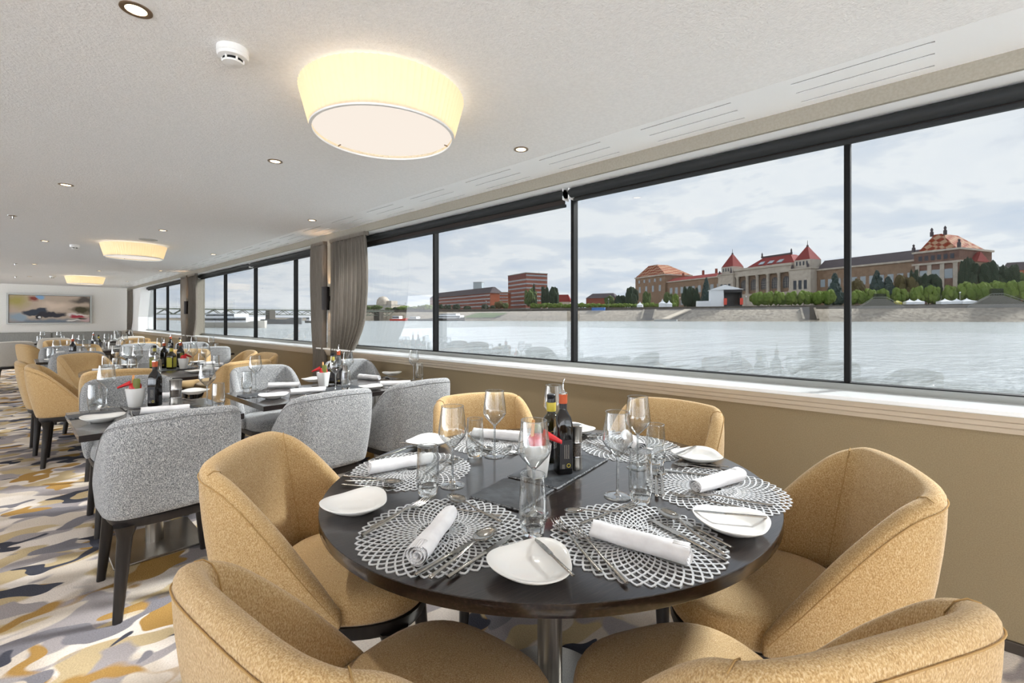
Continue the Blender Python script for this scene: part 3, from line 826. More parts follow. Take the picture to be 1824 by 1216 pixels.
# ------------------------------------------------------------------ tableware prototypes
TZ = 0.7505
def wine_glass():
    o = thing('wine_glass', 'x', 'wine glass')
    MB().lathe([(0.0045, 0.121), (0.020, 0.137), (0.040, 0.160), (0.0462, 0.171), (0.0466, 0.178), (0.0445, 0.200), (0.0400, 0.235), (0.0365, 0.262)], 40, cap0=False, cap1=False).build('bowl', M['bowl'], o, smooth=180)
    MB().tube([(0.0365 * math.cos(a), 0.0365 * math.sin(a), 0.262) for a in [2 * math.pi * k / 40 for k in range(41)]], 0.0008, 6, False).build('rim', M['stem'], o)
    MB().lathe([(0.0075, 0.126), (0.0046, 0.119), (0.0040, 0.105), (0.0040, 0.03), (0.0055, 0.010), (0.011, 0.0052)], 16, cap1=False).build('stem', M['stem'], o, smooth=180)
    MB().lathe([(0.011, 0.0052), (0.030, 0.0028), (0.041, 0.0020), (0.0415, 0.0010), (0.041, 0.0)], 40, cap0=False).build('foot', M['bowl'], o, smooth=180)
    return o
def tumbler():
    o = thing('tumbler', 'x', 'tumbler')
    MB().lathe([(0.0300, 0.020), (0.0345, 0.034), (0.0358, 0.050), (0.0352, 0.085), (0.0315, 0.152)], 36, cap0=False, cap1=False).build('wall', M['bowl'], o, smooth=180)
    MB().tube([(0.0315 * math.cos(a), 0.0315 * math.sin(a), 0.152) for a in [2 * math.pi * k / 36 for k in range(37)]], 0.0009, 6, False).build('rim', M['stem'], o)
    MB().lathe([(0.0265, 0.0), (0.0285, 0.004), (0.0315, 0.020), (0.0325, 0.028), (0.029, 0.026), (0.0, 0.023)], 36).build('base', M['glass'], o, smooth=60)
    return o
def flat_tube(st, n=10):
    "stations: y, half width, half thickness, z"
    return [[(w * math.cos(2 * math.pi * k / n), y, z + t * math.sin(2 * math.pi * k / n)) for k in range(n)] for y, w, t, z in st]
def fork(L=0.205):
    mb = MB()
    mb.loft(flat_tube([(-L / 2, 0.0042, 0.0024, 0.0032), (-L / 2 + 0.01, 0.0048, 0.0026, 0.0034), (-0.02, 0.0034, 0.0022, 0.0045), (0.022, 0.0026, 0.0018, 0.0085), (0.036, 0.0045, 0.0014, 0.0088), (0.046, 0.0105, 0.0011, 0.0068), (0.056, 0.0115, 0.0010, 0.0050)]))
    for x in (-0.0092, -0.0031, 0.0031, 0.0092):
        mb.loft(flat_tube([(0.055, 0.0021, 0.0010, 0.0050), (0.078, 0.0017, 0.0010, 0.0046), (L / 2, 0.0010, 0.0007, 0.0098)], 8) if 0 else [[(p[0] + x, p[1], p[2]) for p in r] for r in flat_tube([(0.055, 0.0021, 0.0010, 0.0050), (0.078, 0.0017, 0.0010, 0.0046), (L / 2, 0.0010, 0.0007, 0.0098)], 8)])
    return tag(mb.build('fork', M['cutlery'], smooth=60), 'x', 'fork')
def spoon(L=0.205):
    mb = MB()
    mb.loft(flat_tube([(-L / 2, 0.0042, 0.0024, 0.0032), (-L / 2 + 0.01, 0.0048, 0.0026, 0.0034), (-0.02, 0.0034, 0.0022, 0.0045), (0.022, 0.0026, 0.0018, 0.0088), (0.040, 0.0050, 0.0014, 0.0082)]))
    rings = []
    n = 24
    for s, z in ((0.15, 0.0012), (0.5, 0.0020), (0.8, 0.0050), (1.0, 0.0092), (0.985, 0.0100), (0.78, 0.0062), (0.45, 0.0034), (0.02, 0.0026)):
        rings.append([(0.0205 * s * math.cos(2 * math.pi * k / n) * (1 - 0.14 * math.sin(2 * math.pi * k / n)), 0.0675 + 0.0335 * s * math.sin(2 * math.pi * k / n), z) for k in range(n)])
    mb.loft(rings)
    return tag(mb.build('spoon', M['cutlery'], smooth=180), 'x', 'spoon')
def knife(L=0.23):
    o = thing('table_knife', 'x', 'knife')
    MB().loft(flat_tube([(-L / 2, 0.0050, 0.0030, 0.0040), (-L / 2 + 0.008, 0.0058, 0.0034, 0.0042), (0.0, 0.0054, 0.0030, 0.0042), (0.010, 0.0066, 0.0026, 0.0040)])).build('handle', M['cutlery'], o, smooth=60)
    pr = [(0.0075, 0.008), (0.0095, 0.03), (0.0100, 0.07), (0.0078, 0.095), (0.002, L / 2), (-0.0060, L / 2 - 0.012), (-0.0075, 0.06), (-0.0068, 0.008)]
    MB().prism([(x, y) for x, y in reversed(pr)], 0.0031, 0.0047).build('blade', M['cutlery'], o, smooth=20)
    return o
def plate():
    n = 60
    rings = []
    for s, z, tri in ((0.30, 0.0, 0.2), (0.50, 0.0, 0.3), (0.56, 0.0040, 0.4), (0.80, 0.0125, 0.7), (0.985, 0.0235, 1), (1.0, 0.0262, 1), (0.985, 0.0268, 1), (0.80, 0.0170, 0.7), (0.58, 0.0098, 0.4), (0.52, 0.0078, 0.3), (0.02, 0.0075, 0.2)):
        R = 0.084
        rings.append([(R * s * (1 + 0.085 * tri * math.cos(3 * t)) * math.cos(t), R * s * (1 + 0.085 * tri * math.cos(3 * t)) * math.sin(t), z + 0.006 * max(0, s - 0.56) * math.cos(3 * t)) for t in [2 * math.pi * k / n for k in range(n)]])
    return tag(MB().loft(rings).build('side_plate', M['porcelain'], smooth=180), 'x', 'plate')
def placemat(R=0.212, N=46, rings=15):
    "open lattice of rhombic cells, growing outwards, ending in points"
    mb = MB()
    rr = [0.020 + (R - 0.020) * (i / rings) ** 1.08 for i in range(rings + 1)]
    zt = 0.0022
    P = lambda r, t: Vector((r * math.cos(t), r * math.sin(t), 0))
    # near the centre fewer spokes: the cells double in number outwards
    def band(i0, i1, n):
        for i in range(i0, i1):
            w = 0.00125 + 0.0011 * i / rings
            for j in range(n):
                th = 2 * math.pi / n * (j + 0.5 * (i % 2))
                for d in (-0.5, 0.5):
                    a = P(rr[i], th); b = P(rr[i + 1], th + d * 2 * math.pi / n)
                    m = (a + b) * 0.5 * 1.012
                    for p, q in ((a, m), (m, b)):
                        t = (q - p).normalized(); nr = Vector((-t.y, t.x, 0)) * w; e = t * w * 0.5
                        c = [p - e - nr, p - e + nr, q + e + nr, q + e - nr]
                        mb.add([(v.x, v.y, 0.0) for v in c] + [(v.x, v.y, zt) for v in c], [(7, 6, 5, 4), (0, 1, 5, 4), (1, 2, 6, 5), (2, 3, 7, 6), (3, 0, 4, 7)])
    band(0, 4, N // 2)
    band(4, rings, N)
    for r in (rr[0], rr[4]):
        w = 0.0016
        mb.lathe([(r + w, 0), (r + w, zt), (r - w, zt), (r - w, 0)], 46, cap0=False, cap1=False)
    return tag(mb.build('placemat', M['mat'], smooth=0), 'x', 'placemat')
def napkin(L=0.20, r=0.024):
    rnd = random.Random(5)
    o = thing('rolled_napkin', 'x', 'napkin')
    n, m = 28, 22
    rings = []
    for j in range(m + 1):
        t = j / m
        y = -L / 2 + L * t
        s = 1.0 - 0.14 * t + 0.02 * math.sin(9 * t)
        ring = []
        for k in range(n):
            a = 2 * math.pi * k / n
            w = r * s * (1 + 0.035 * math.sin(3 * a + 4 * t) + 0.03 * math.sin(11 * t + 2 * a))
            if 0.9 < a < 1.25: w *= 1.05
            ring.append((w * 1.08 * math.cos(a), y + 0.004 * math.sin(2 * a), r * 0.95 + w * 0.93 * math.sin(a)))
        rings.append(ring)
    mb = MB(); mb.loft(rings, False, False)
    mb.build('roll', M['linen'], o, smooth=180)
    for sgn, sc in ((-1, 1.0), (1, 0.86)):
        pts = []
        for k in range(70):
            a = 2 * math.pi * 2.6 * k / 69
            q = r * sc * (0.97 - 0.78 * k / 69)
            pts.append((q * 1.06 * math.cos(a + 1.0), q * 0.92 * math.sin(a + 1.0)))
        y = sgn * L / 2
        mb = MB()
        for k in range(69):
            (x0, z0), (x1, z1) = pts[k], pts[k + 1]
            mb.quad((x0, y, z0 + r * 0.95), (x1, y, z1 + r * 0.95), (x1, y - sgn * 0.03, z1 + r * 0.95), (x0, y - sgn * 0.03, z0 + r * 0.95))
        mb.lathe([(r * sc * 0.9, 0.0), (0.0, 0.0001)], 24, (0, 0, 0))
        nn = 24
        mb.v[-2 * nn:] = [(x, y - sgn * 0.016, yy * 0.92 + r * 0.95) for x, yy, z in mb.v[-2 * nn:]]
        e = mb.build('spiral_end', M['linen'], o, smooth=180)
        sd = e.modifiers.new('thick', 'SOLIDIFY'); sd.thickness = 0.0018
    return o
def slate(lx, ly, label, cat='slate board', z=0.007):
    o = thing('slate_board', label, cat)
    rnd = random.Random(int(lx * 1000))
    def edge(x0, y0, x1, y1, k):
        return [(x0 + (x1 - x0) * i / k + rnd.uniform(-.0012, .0012), y0 + (y1 - y0) * i / k + rnd.uniform(-.0012, .0012)) for i in range(k)]
    hx, hy = lx / 2, ly / 2
    poly = edge(-hx, -hy, hx, -hy, 26) + edge(hx, -hy, hx, hy, 16) + edge(hx, hy, -hx, hy, 26) + edge(-hx, hy, -hx, -hy, 16)
    top = [(x * (1 - 0.006 / lx), y * (1 - 0.006 / ly)) for x, y in poly]
    MB().prism(top, z - 0.001, z).build('face', M['slate'], o, smooth=0)
    n = len(poly)
    MB().loft([[(x * 0.985, y * 0.985, 0.0) for x, y in poly], [(x, y, 0.002) for x, y in poly], [(x * 1.0, y * 1.0, z - 0.002) for x, y in poly], [(x, y, z - 0.0008) for x, y in top]], True, False).build('chipped_edge', M['slate_edge'], o, smooth=0)
    return o
def bottle_round(label, kind):
    o = thing('bottle', label, 'bottle')
    return o
def sq(w, z, e, n=32):
    out = []
    for k in range(n):
        t = 2 * math.pi * k / n; c, s = math.cos(t), math.sin(t)
        out.append((w * abs(c) ** (2 / e) * (1 if c >= 0 else -1), w * abs(s) ** (2 / e) * (1 if s >= 0 else -1), z))
    return out
def vinegar_bottle():
    "slender square-shouldered dark bottle with orange capsule and steel pourer"
    o = thing('vinegar_bottle', 'x', 'bottle')
    MB().loft([sq(0.028, 0, 6), sq(0.0295, 0.004, 6), sq(0.0295, 0.165, 6), sq(0.0285, 0.180, 5), sq(0.0255, 0.195, 3.4), sq(0.020, 0.207, 2.4), sq(0.0150, 0.217, 2), sq(0.0128, 0.226, 2), sq(0.0125, 0.232, 2)]).build('body', M['vinegar'], o, smooth=60)
    MB().lathe([(0.0132, 0.226), (0.0136, 0.230), (0.0136, 0.243), (0.0152, 0.244)], 28, cap0=False, cap1=False).build('neck_band', M['dark_label'], o)
    MB().lathe([(0.0142, 0.243), (0.0150, 0.246), (0.0150, 0.270), (0.0158, 0.272), (0.0158, 0.276), (0.010, 0.278)], 28).build('capsule', M['orange'], o)
    MB().lathe([(0.0150, 0.2762), (0.0150, 0.281), (0.008, 0.2825), (0.005, 0.29), (0.0035, 0.292)], 24, cap0=False).tube([(0, 0, 0.290), (0, 0, 0.312), (0.002, 0, 0.322), (0.006, 0, 0.330)], 0.0030, 10).build('pourer', M['chrome'], o)
    lab = MB()
    lab.box(-0.0225, 0.0225, -0.0302, -0.0296, 0.020, 0.120)
    l = lab.build('label', M['dark_label'], o, smooth=0)
    ink = MB()
    rnd = random.Random(3)
    for row in range(3):                       # slanting illegible script
        x = -0.004 + 0.007 * row
        pts = [(x + 0.0022 * math.sin(3.1 * k + row), -0.0304, 0.055 + 0.0016 * k * 1.2) for k in range(26)]
        ink.tube(pts, 0.0005, 5)
    for k in range(4):
        ink.tube([(-0.014, -0.0304, 0.022 + 0.004 * k), (-0.004, -0.0304, 0.022 + 0.004 * k)], 0.0004, 5)
    ink.build('lettering', M['cream_ink'], l)
    MB().tube([(0.010 + 0.0062 * math.cos(t), -0.0304, 0.031 + 0.0062 * math.sin(t)) for t in [2 * math.pi * k / 24 for k in range(25)]], 0.0014, 6, False).build('round_emblem', M['yellow'], l)
    return o
def oil_bottle(lab='dark_label'):
    o = thing('oil_bottle', 'x', 'bottle')
    MB().loft([sq(0.033, 0, 6), sq(0.035, 0.004, 6), sq(0.035, 0.135, 6), sq(0.034, 0.150, 5), sq(0.030, 0.164, 3.2), sq(0.022, 0.174, 2.3), sq(0.0155, 0.184, 2), sq(0.0148, 0.2, 2), sq(0.0148, 0.225, 2)]).build('body', M['oil'], o, smooth=60)
    MB().lathe([(0.0170, 0.190), (0.0178, 0.193), (0.0178, 0.222), (0.0170, 0.224)], 28, cap0=False, cap1=False).build('neck_label', M['yellow'], o)
    MB().lathe([(0.0168, 0.224), (0.0168, 0.238), (0.0160, 0.240), (0.0172, 0.242), (0.0172, 0.252), (0.015, 0.2545), (0, 0.255)], 28, cap0=False).build('cap', M['black'], o)
    f = MB()
    for k in range(4):
        c, s = math.cos(k * math.pi / 2), math.sin(k * math.pi / 2)
        q = [(-0.027, -0.0357, 0.02), (0.027, -0.0357, 0.02), (0.027, -0.0357, 0.125), (-0.027, -0.0357, 0.125)]
        f.add([(x * c - y * s, x * s + y * c, z) for x, y, z in q], [(0, 1, 2, 3)])
    l = f.build('label', M[lab], o, smooth=0)
    sd = l.modifiers.new('thick', 'SOLIDIFY'); sd.thickness = 0.0006
    if lab == 'dark_label':
        ink = MB()
        for sx in (-0.008, 0.004):
            ink.tube([(sx + 0.003 * math.sin(2.7 * k), -0.0362, 0.05 + 0.002 * k) for k in range(26)], 0.0006, 5)
        ink.build('lettering', M['cream_ink'], l)
        MB().tube([(0.012 * math.cos(t), -0.0362, 0.112 + 0.008 * math.sin(t)) for t in [2 * math.pi * k / 24 for k in range(25)]], 0.001, 6, False).build('round_emblem', M['yellow'], l)
    return o
def cup():
    o = thing('condiment_cup', 'x', 'cup')
    MB().loft([sq(0.029, 0, 3.5), sq(0.031, 0.003, 3.5), sq(0.045, 0.115, 3.5), sq(0.0425, 0.1155, 3.5), sq(0.029, 0.010, 3.5)]).build('pot', M['porcelain'], o, smooth=60)
    return o
def packets():
    "red and green wrapped sachets bunched in a cup"
    o = thing('sachets', 'x', 'sachets')
    MB().loft([[(0.031 * s * math.cos(t), 0.031 * s * math.sin(t) * 0.85, z + 0.012 * math.sin(2 * t + s) * s) for t in [2 * math.pi * k / 18 for k in range(18)]] for s, z in ((0.55, 0.055), (0.95, 0.10), (1.02, 0.120), (0.8, 0.137), (0.3, 0.146))]).build('red_sachet', M['red'], o, smooth=60)
    MB().loft([[(0.046 + 0.028 * k - 0.0, 0.016 * math.cos(t) * (1 - 0.3 * k), 0.140 - 0.012 * k + 0.012 * math.sin(t) * (1 - 0.33 * k)) for t in [2 * math.pi * q / 10 for q in range(10)]] for k in (-0.8, 0, 0.9, 1.4)]).build('red_sachet', M['red'], o, smooth=60)
    MB().loft([[(-0.008 + 0.018 * s * math.cos(t), 0.02 + 0.006 * s * math.sin(t), z) for t in [2 * math.pi * q / 12 for q in range(12)]] for s, z in ((0.8, 0.09), (1.0, 0.14), (1.05, 0.165), (0.7, 0.175))]).build('green_sachet', M['green'], o, smooth=60)
    return o
def breadstick():
    o = thing('breadstick', 'x', 'breadstick')
    MB().tube([(0.0, 0.0, 0.03), (0.001, 0.002, 0.09), (-0.001, 0.003, 0.15), (0.003, 0.004, 0.195)], [0.0055, 0.0065, 0.0065, 0.0055], 10).build('stick', M['stick'], o, smooth=180)
    MB().lathe([(0.0055, 0.0), (0.002, 0.003), (0, 0.0035)], 10, (0.003, 0.004, 0.194)).build('tip', M['stick'], o)
    return o
def mill():
    o = thing('pepper_mill', 'x', 'pepper mill')
    MB().lathe([(0.023, 0), (0.0235, 0.003), (0.021, 0.02), (0.021, 0.045)], 32).build('steel_base', M['steel'], o)
    MB().lathe([(0.0205, 0.045), (0.0205, 0.100)], 32, cap0=False, cap1=False).build('glass_body', M['bowl'], o)
    MB().lathe([(0.0185, 0.046), (0.0185, 0.094), (0.0, 0.096)], 24).build('peppercorns', M['pepper'], o)
    MB().lathe([(0.0215, 0.100), (0.0205, 0.110), (0.0225, 0.150), (0.0235, 0.156), (0.0205, 0.159), (0, 0.160)], 32).build('steel_head', M['steel'], o)
    for z in (0.046, 0.097):
        MB().lathe([(0.0218, z - 0.002), (0.0224, z), (0.0218, z + 0.002)], 32, cap0=False, cap1=False).build('band', M['chrome'], o)
    return o

K = dict(wine=Kind(wine_glass()), tumbler=Kind(tumbler()), fork=Kind(fork()), spoon=Kind(spoon()), knife=Kind(knife()), plate=Kind(plate()),
         mat=Kind(placemat()), napkin=Kind(napkin()), vinegar=Kind(vinegar_bottle()), oil=Kind(oil_bottle()), oil2=Kind(oil_bottle('oil_label')), cup=Kind(cup()), sachets=Kind(packets()), stick=Kind(breadstick()), mill=Kind(mill()))
LEN = dict(fork=0.205, spoon=0.205, knife=0.23, napkin=0.20)

def put_px(kind, a, b, z, label, group, keep=(0.8, 1.25)):
    "lay a long thing with its near (handle) end at pixel a and its far end at pixel b"
    x0, y0 = W(*a, z + 0.006); x1, y1 = W(*b, z + 0.006)
    L = math.hypot(x1 - x0, y1 - y0)
    s = max(keep[0], min(keep[1], L / LEN[kind]))
    return K[kind].put(((x0 + x1) / 2, (y0 + y1) / 2, z), math.atan2(-(x1 - x0), y1 - y0), label, group, s)
def lay(kind, c, ang, fx, fy, z, label, group, rz=0.0, s=None):
    "place in a setting's own frame: fy towards the table centre, fx to the sitter's right"
    ca, sa = math.cos(ang), math.sin(ang)          # ang: direction the sitter looks
    x = c[0] + ca * fy + sa * fx; y = c[1] + sa * fy - ca * fx
    return K[kind].put((x, y, z), ang - math.pi / 2 + rz, label, group, s)
# ------------------------------------------------------------------ near round table, laid for six
MZ = TZ + 0.0024
G = lambda s: s + ' on the near round table'
SEATS = {'E': ('front left', (0.750, 0.931), 0.10), 'F': ('front right', (1.056, 0.545), 1.10), 'A': ('right hand', (1.532, 0.512), 2.10), 'B': ('rear right', (1.785, 0.945), 3.10),
         'C': ('rear middle', (1.462, 1.440), 4.30), 'D': ('left hand', (0.986, 1.398), 5.30)}
for k, (nm, c, rz) in SEATS.items():
    K['mat'].put((c[0], c[1], TZ), rz, 'silver lattice placemat at the %s setting of the near round table' % nm, G('placemats'))
for k, a, b in (('E', (733, 1000), (806, 906)), ('F', (1240, 990), (1047, 938)), ('A', (1322, 842), (1232, 868)), ('B', (1143, 800), (1112, 771)), ('C', (934, 777), (838, 769)), ('D', (638, 836), (783, 812))):
    x0, y0 = W(*a, TZ + 0.026); x1, y1 = W(*b, TZ + 0.026)
    L = math.hypot(x1 - x0, y1 - y0)
    s = max(0.9, min(1.15, L / 0.20))
    K['napkin'].put(((x0 + x1) / 2, (y0 + y1) / 2, MZ), math.atan2(-(x1 - x0), y1 - y0), 'rolled white linen napkin at the %s setting of the near round table' % SEATS[k][0], G('rolled napkins'), (1.0, s, 1.0))
CUT = [
    ('fork', 'E', 'upper fork left of the napkin', (625, 962), (775, 881), 0.006), ('fork', 'E', 'lower fork half under its twin', (660, 938), (766, 884), 0),
    ('knife', 'E', 'inner knife right of the napkin', (739, 1021), (850, 957), 0), ('spoon', 'E', 'soup spoon between the knives', (765, 1027), (882, 941), 0.005), ('knife', 'E', 'outer knife right of the napkin', (797, 1026), (912, 951), 0),
    ('spoon', 'E', 'dessert spoon above the mat', (893, 927), (799, 882), 0.003), ('fork', 'E', 'dessert fork beside the dessert spoon', (812, 904), (884, 917), 0),
    ('fork', 'F', 'inner fork left of the napkin', (1121, 1040), (1020, 937), 0), ('fork', 'F', 'outer fork next to the bread plate', (1070, 1016), (988, 926), 0),
    ('knife', 'F', 'inner knife right of the napkin', (1294, 996), (1154, 921), 0), ('spoon', 'F', 'soup spoon between the knives', (1290, 985), (1174, 905), 0.005), ('knife', 'F', 'outer knife right of the napkin', (1303, 972), (1203, 919), 0),
    ('spoon', 'F', 'dessert spoon above the mat', (1111, 908), (1004, 909), 0.004), ('fork', 'F', 'dessert fork beside the dessert spoon', (1034, 930), (1135, 895), 0),
    ('fork', 'A', 'outer fork left of the napkin', (1326, 903), (1192, 878), 0), ('fork', 'A', 'inner fork left of the napkin', (1376, 898), (1226, 876), 0),
    ('fork', 'A', 'dessert fork pointing away from us', (1181, 883), (1177, 832), 0), ('spoon', 'A', 'soup spoon right of the napkin', (1284, 834), (1199, 826), 0.004), ('knife', 'A', 'inner knife right of the napkin', (1262, 844), (1180, 836), 0), ('knife', 'A', 'outer knife by the bread plate', (1290, 829), (1212, 822), 0),
    ('spoon', 'A', 'dessert spoon above the mat', (1170, 884), (1167, 835), 0),
    ('knife', 'D', 'upper knife below the napkin', (612, 846), (722, 855), 0), ('spoon', 'D', 'soup spoon between the knives', (615, 854), (716, 858), 0.005), ('knife', 'D', 'lower knife next to the bread plate', (609, 861), (706, 868), 0),
    ('spoon', 'D', 'dessert spoon with a golden reflection', (771, 848), (814, 816), 0), ('fork', 'D', 'dessert fork beside the dessert spoon', (757, 842), (797, 812), 0), ('fork', 'D', 'fork behind the napkin', (668, 815), (752, 792), 0),
    ('fork', 'B', 'outer fork left of the napkin', (1091, 806), (1040, 785), 0), ('fork', 'B', 'inner fork left of the napkin', (1122, 809), (1062, 790), 0), ('spoon', 'B', 'soup spoon right of the napkin', (1106, 768), (1045, 779), 0.004),
    ('knife', 'B', 'knife right of the napkin', (1095, 766), (1034, 775), 0), ('knife', 'B', 'knife pointing at the bread plate', (1203, 793), (1166, 806), 0), ('fork', 'B', 'dessert fork behind the tumbler', (1190, 787), (1150, 800), 0),
    ('knife', 'C', 'knife behind the tumbler', (833, 774), (868, 801), 0), ('spoon', 'C', 'soup spoon beside the knife', (841, 782), (876, 803), 0.0), ('fork', 'C', 'fork left of the napkin', (943, 780), (893, 802), 0), ('fork', 'C', 'fork nearest the oil bottle', (958, 788), (905, 807), 0),
]
for kind, k, what, a, b, dz in CUT:
    put_px(kind, a, b, MZ + 0.0005 + dz, '%s, %s setting of the near round table' % (what, SEATS[k][0]), G('cutlery'))
for (px, py), rz, kn, lab in (((635, 899), 0.5, None, 'white bread plate with no knife, between the left hand and front left settings'), ((948, 1007), 0.2, ((1021, 1022), (953, 957)), 'white bread plate at the very front of the near round table'),
                              ((1305, 933), 1.6, ((1366, 919), (1229, 907)), 'white bread plate at the right edge of the near round table'), ((1243, 813), 2.2, ((1239, 793), (1199, 810)), 'white bread plate before the rear right gold chair'),
                              ((763, 788), 0.9, ((718, 787), (768, 794)), 'white bread plate at the rear left edge of the near round table'), ((1024, 766), 2.9, None, 'white bread plate half hidden behind the dark vinegar bottle')):
    x, y = W(px, py, TZ + 0.014)
    K['plate'].put((x, y, TZ), rz, lab, G('bread plates'), 1.1)
    if kn:
        put_px('knife', kn[0], kn[1], TZ + 0.0265, 'butter knife on ' + lab.replace('white bread plate', 'bread plate'), G('butter knives'), (0.75, 1.05))
for (px, py), lab in (((806, 864), 'wine glass at the left hand setting of the near round table'), ((881, 812), 'wine glass in front of the rear middle gold chair'), ((951, 912), 'wine glass seen through the front tumbler, before the slate boards'),
                      ((1100, 884), 'wine glass just right of the slate boards, second from the right'), ((1136, 832), 'wine glass before the rear right gold chair'), ((987, 793), 'wine glass half hidden behind the two bottles')):
    x, y = W(px, py, TZ)
    K['wine'].put((x, y, TZ), 0, lab, G('wine glasses'))
for (px, py), lab in (((762, 880), 'water tumbler left of the wine glass at the left hand setting'), ((846, 813), 'water tumbler in front of the rear middle gold chair'), ((949, 949), 'water tumbler at the front centre of the near round table'),
                      ((1141, 893), 'water tumbler in front of the right hand setting'), ((1168, 827), 'water tumbler before the rear right gold chair'), ((990, 803), 'water tumbler behind the neck of the oil bottle')):
    x, y = W(px, py, TZ)
    K['tumbler'].put((x, y, TZ), 0, lab, G('water tumblers'))
def slate_px(c, size, rz, label, z=TZ):
    o = slate(size[0], size[1], label); o.location = (c[0], c[1], z); o.rotation_euler = (0, 0, rz); o['group'] = 'slate boards'
    return o
slate_px((1.362, 1.003), (0.385, 0.20), 0.105, 'long chipped slate board carrying the bottles on the near round table')
slate_px((1.058, 0.966), (0.196, 0.190), 0.17, 'small square slate board without anything on it, near round table', TZ)
SZ = TZ + 0.0072
x, y = W(1003, 840, SZ); K['vinegar'].put((x, y, SZ), 0.22 - A0, 'dark vinegar bottle with orange capsule and pourer on the near round table', 'vinegar bottles')
x, y = 1.395, 1.072; K['oil'].put((x, y, SZ), 0.1 - A0, 'oil bottle with black cap and yellow neck label on the near round table', 'oil bottles')
x, y = 1.222, 1.000; K['cup'].put((x, y, SZ), 0.3 - A0, 'white condiment cup on the slate board of the near round table', 'condiment cups')
K['sachets'].put((x, y, SZ), -0.25 - A0, 'red sachets in the condiment cup of the near round table', 'sachets')
K['stick'].put((x - 0.018, y + 0.005, SZ), -A0, 'breadstick standing in the condiment cup of the near round table', 'breadsticks')
x, y = W(1026, 834, SZ); K['mill'].put((x, y, SZ), 0, 'glass and steel pepper mill beside the dark vinegar bottle, near round table', 'pepper mills')

# ------------------------------------------------------------------ left rectangular table
def at_px(kind, px, py, label, group, rz=0.0, z=TZ, s=None):
    x, y = W(px, py, z)
    return K[kind].put((x, y, z), rz, label, group, s)
def roll_px(a, b, label, z=TZ):
    x0, y0 = W(*a, z + 0.024); x1, y1 = W(*b, z + 0.024)
    L = math.hypot(x1 - x0, y1 - y0)
    K['napkin'].put(((x0 + x1) / 2, (y0 + y1) / 2, z), math.atan2(-(x1 - x0), y1 - y0), label, 'rolled napkins on the rectangular tables', (1, max(0.9, min(1.2, L / 0.2)), 1))
GL = 'settings of the left table'
at_px('tumbler', 169, 729, 'water tumbler at the left front corner of the left table', 'tumblers on the left table')
at_px('wine', 190, 725, 'wine glass at the left front corner of the left table', 'wine glasses on the left table')
at_px('wine', 369, 722, 'wine glass on the right side of the left table', 'wine glasses on the left table')
at_px('tumbler', 389, 726, 'water tumbler on the right side of the left table', 'tumblers on the left table')
slate_px(W(163, 739, TZ), (0.21, 0.12), 0.05, 'slate board at the front left corner of the left table')
slate_px((0.615, 3.375), (0.30, 0.15), 0.1, 'slate board under the bottle and cup of the left table')
at_px('plate', 182, 750, 'white bread plate at the front left corner of the left table', 'bread plates on the left table', 0.3, s=1.1)
at_px('plate', 346, 701, 'white bread plate at the far right of the left table', 'bread plates on the left table', 1.4, s=1.1)
at_px('cup', 241, 724, 'white condiment cup on the left table', 'condiment cups', 0.4, SZ)
x, y = W(241, 724, SZ); K['sachets'].put((x, y, SZ), 2.9, 'red sachets sticking out of the cup on the left table', 'sachets'); K['stick'].put((x - 0.01, y, SZ), 0.3, 'breadstick upright in the cup on the left table', 'breadsticks')
at_px('vinegar', 276, 722, 'dark vinegar bottle with red cap on the left table', 'vinegar bottles', -0.8, SZ)
at_px('mill', 313, 720, 'steel and glass pepper mill on the left table', 'pepper mills', 0, SZ, (1.5, 1.5, 1.0))
roll_px((251, 732), (337, 725), 'white rolled napkin just above the grey chair back of the left table')
roll_px((262, 706), (322, 702), 'white rolled napkin on the far side of the left table behind the bottle')
for kind, a, b, lab in (('fork', (236, 742), (232, 729), 'fork with its tines towards us left of the napkin, left table'), ('spoon', (372, 733), (342, 721), 'spoon right of the napkin, left table'), ('knife', (226, 731), (214, 721), 'knife beside the cup, left table'),
                        ('knife', (320, 708), (345, 712), 'knife in front of the far plate, left table')):
    put_px(kind, a, b, TZ + 0.0005, lab, 'cutlery on the left table', (0.85, 1.05))

# ------------------------------------------------------------------ middle table by the window
at_px('tumbler', 440, 697, 'water tumbler at the left front corner of the middle table', 'tumblers on the middle table')
at_px('wine', 455, 693.5, 'wine glass at the left front corner of the middle table', 'wine glasses on the middle table')
slate_px((1.185, 3.58), (0.20, 0.15), 0.1, 'slate board at the left front corner of the middle table')
at_px('plate', 487, 709, 'white bread plate at the left front corner of the middle table', 'bread plates on the middle table', 0.2, s=1.1)
at_px('plate', 558, 679, 'white bread plate on the far side of the middle table left of the cup', 'bread plates on the middle table', 1.0, s=1.1)
at_px('plate', 698, 668, 'white bread plate at the far right corner of the middle table', 'bread plates on the middle table', 2.0, s=1.1)
at_px('plate', 662, 693, 'white bread plate at the front of the middle table between the grey chairs', 'bread plates on the middle table', 0.6, s=1.1)
roll_px((478, 686), (533, 684), 'white rolled napkin before the far left grey chair of the middle table')
roll_px((511, 698), (584, 692), 'white rolled napkin above the nearer grey chair back, middle table')
roll_px((632, 669), (684, 673), 'white rolled napkin before the far right grey chair of the middle table')
roll_px((674, 683), (733, 681), 'white rolled napkin near the right end of the middle table')
slate_px((1.72, 3.43), (0.36, 0.20), 0.05, 'slate board under the bottles of the middle table')
at_px('cup', 576, 688, 'white condiment cup on the middle table by the curtain', 'condiment cups', 0.3, SZ)
x, y = W(576, 688, SZ); K['sachets'].put((x, y, SZ), 2.7, 'red sachets leaning out of the cup on the middle table', 'sachets'); K['stick'].put((x, y, SZ), 1.0, 'breadstick in the cup on the middle table', 'breadsticks')
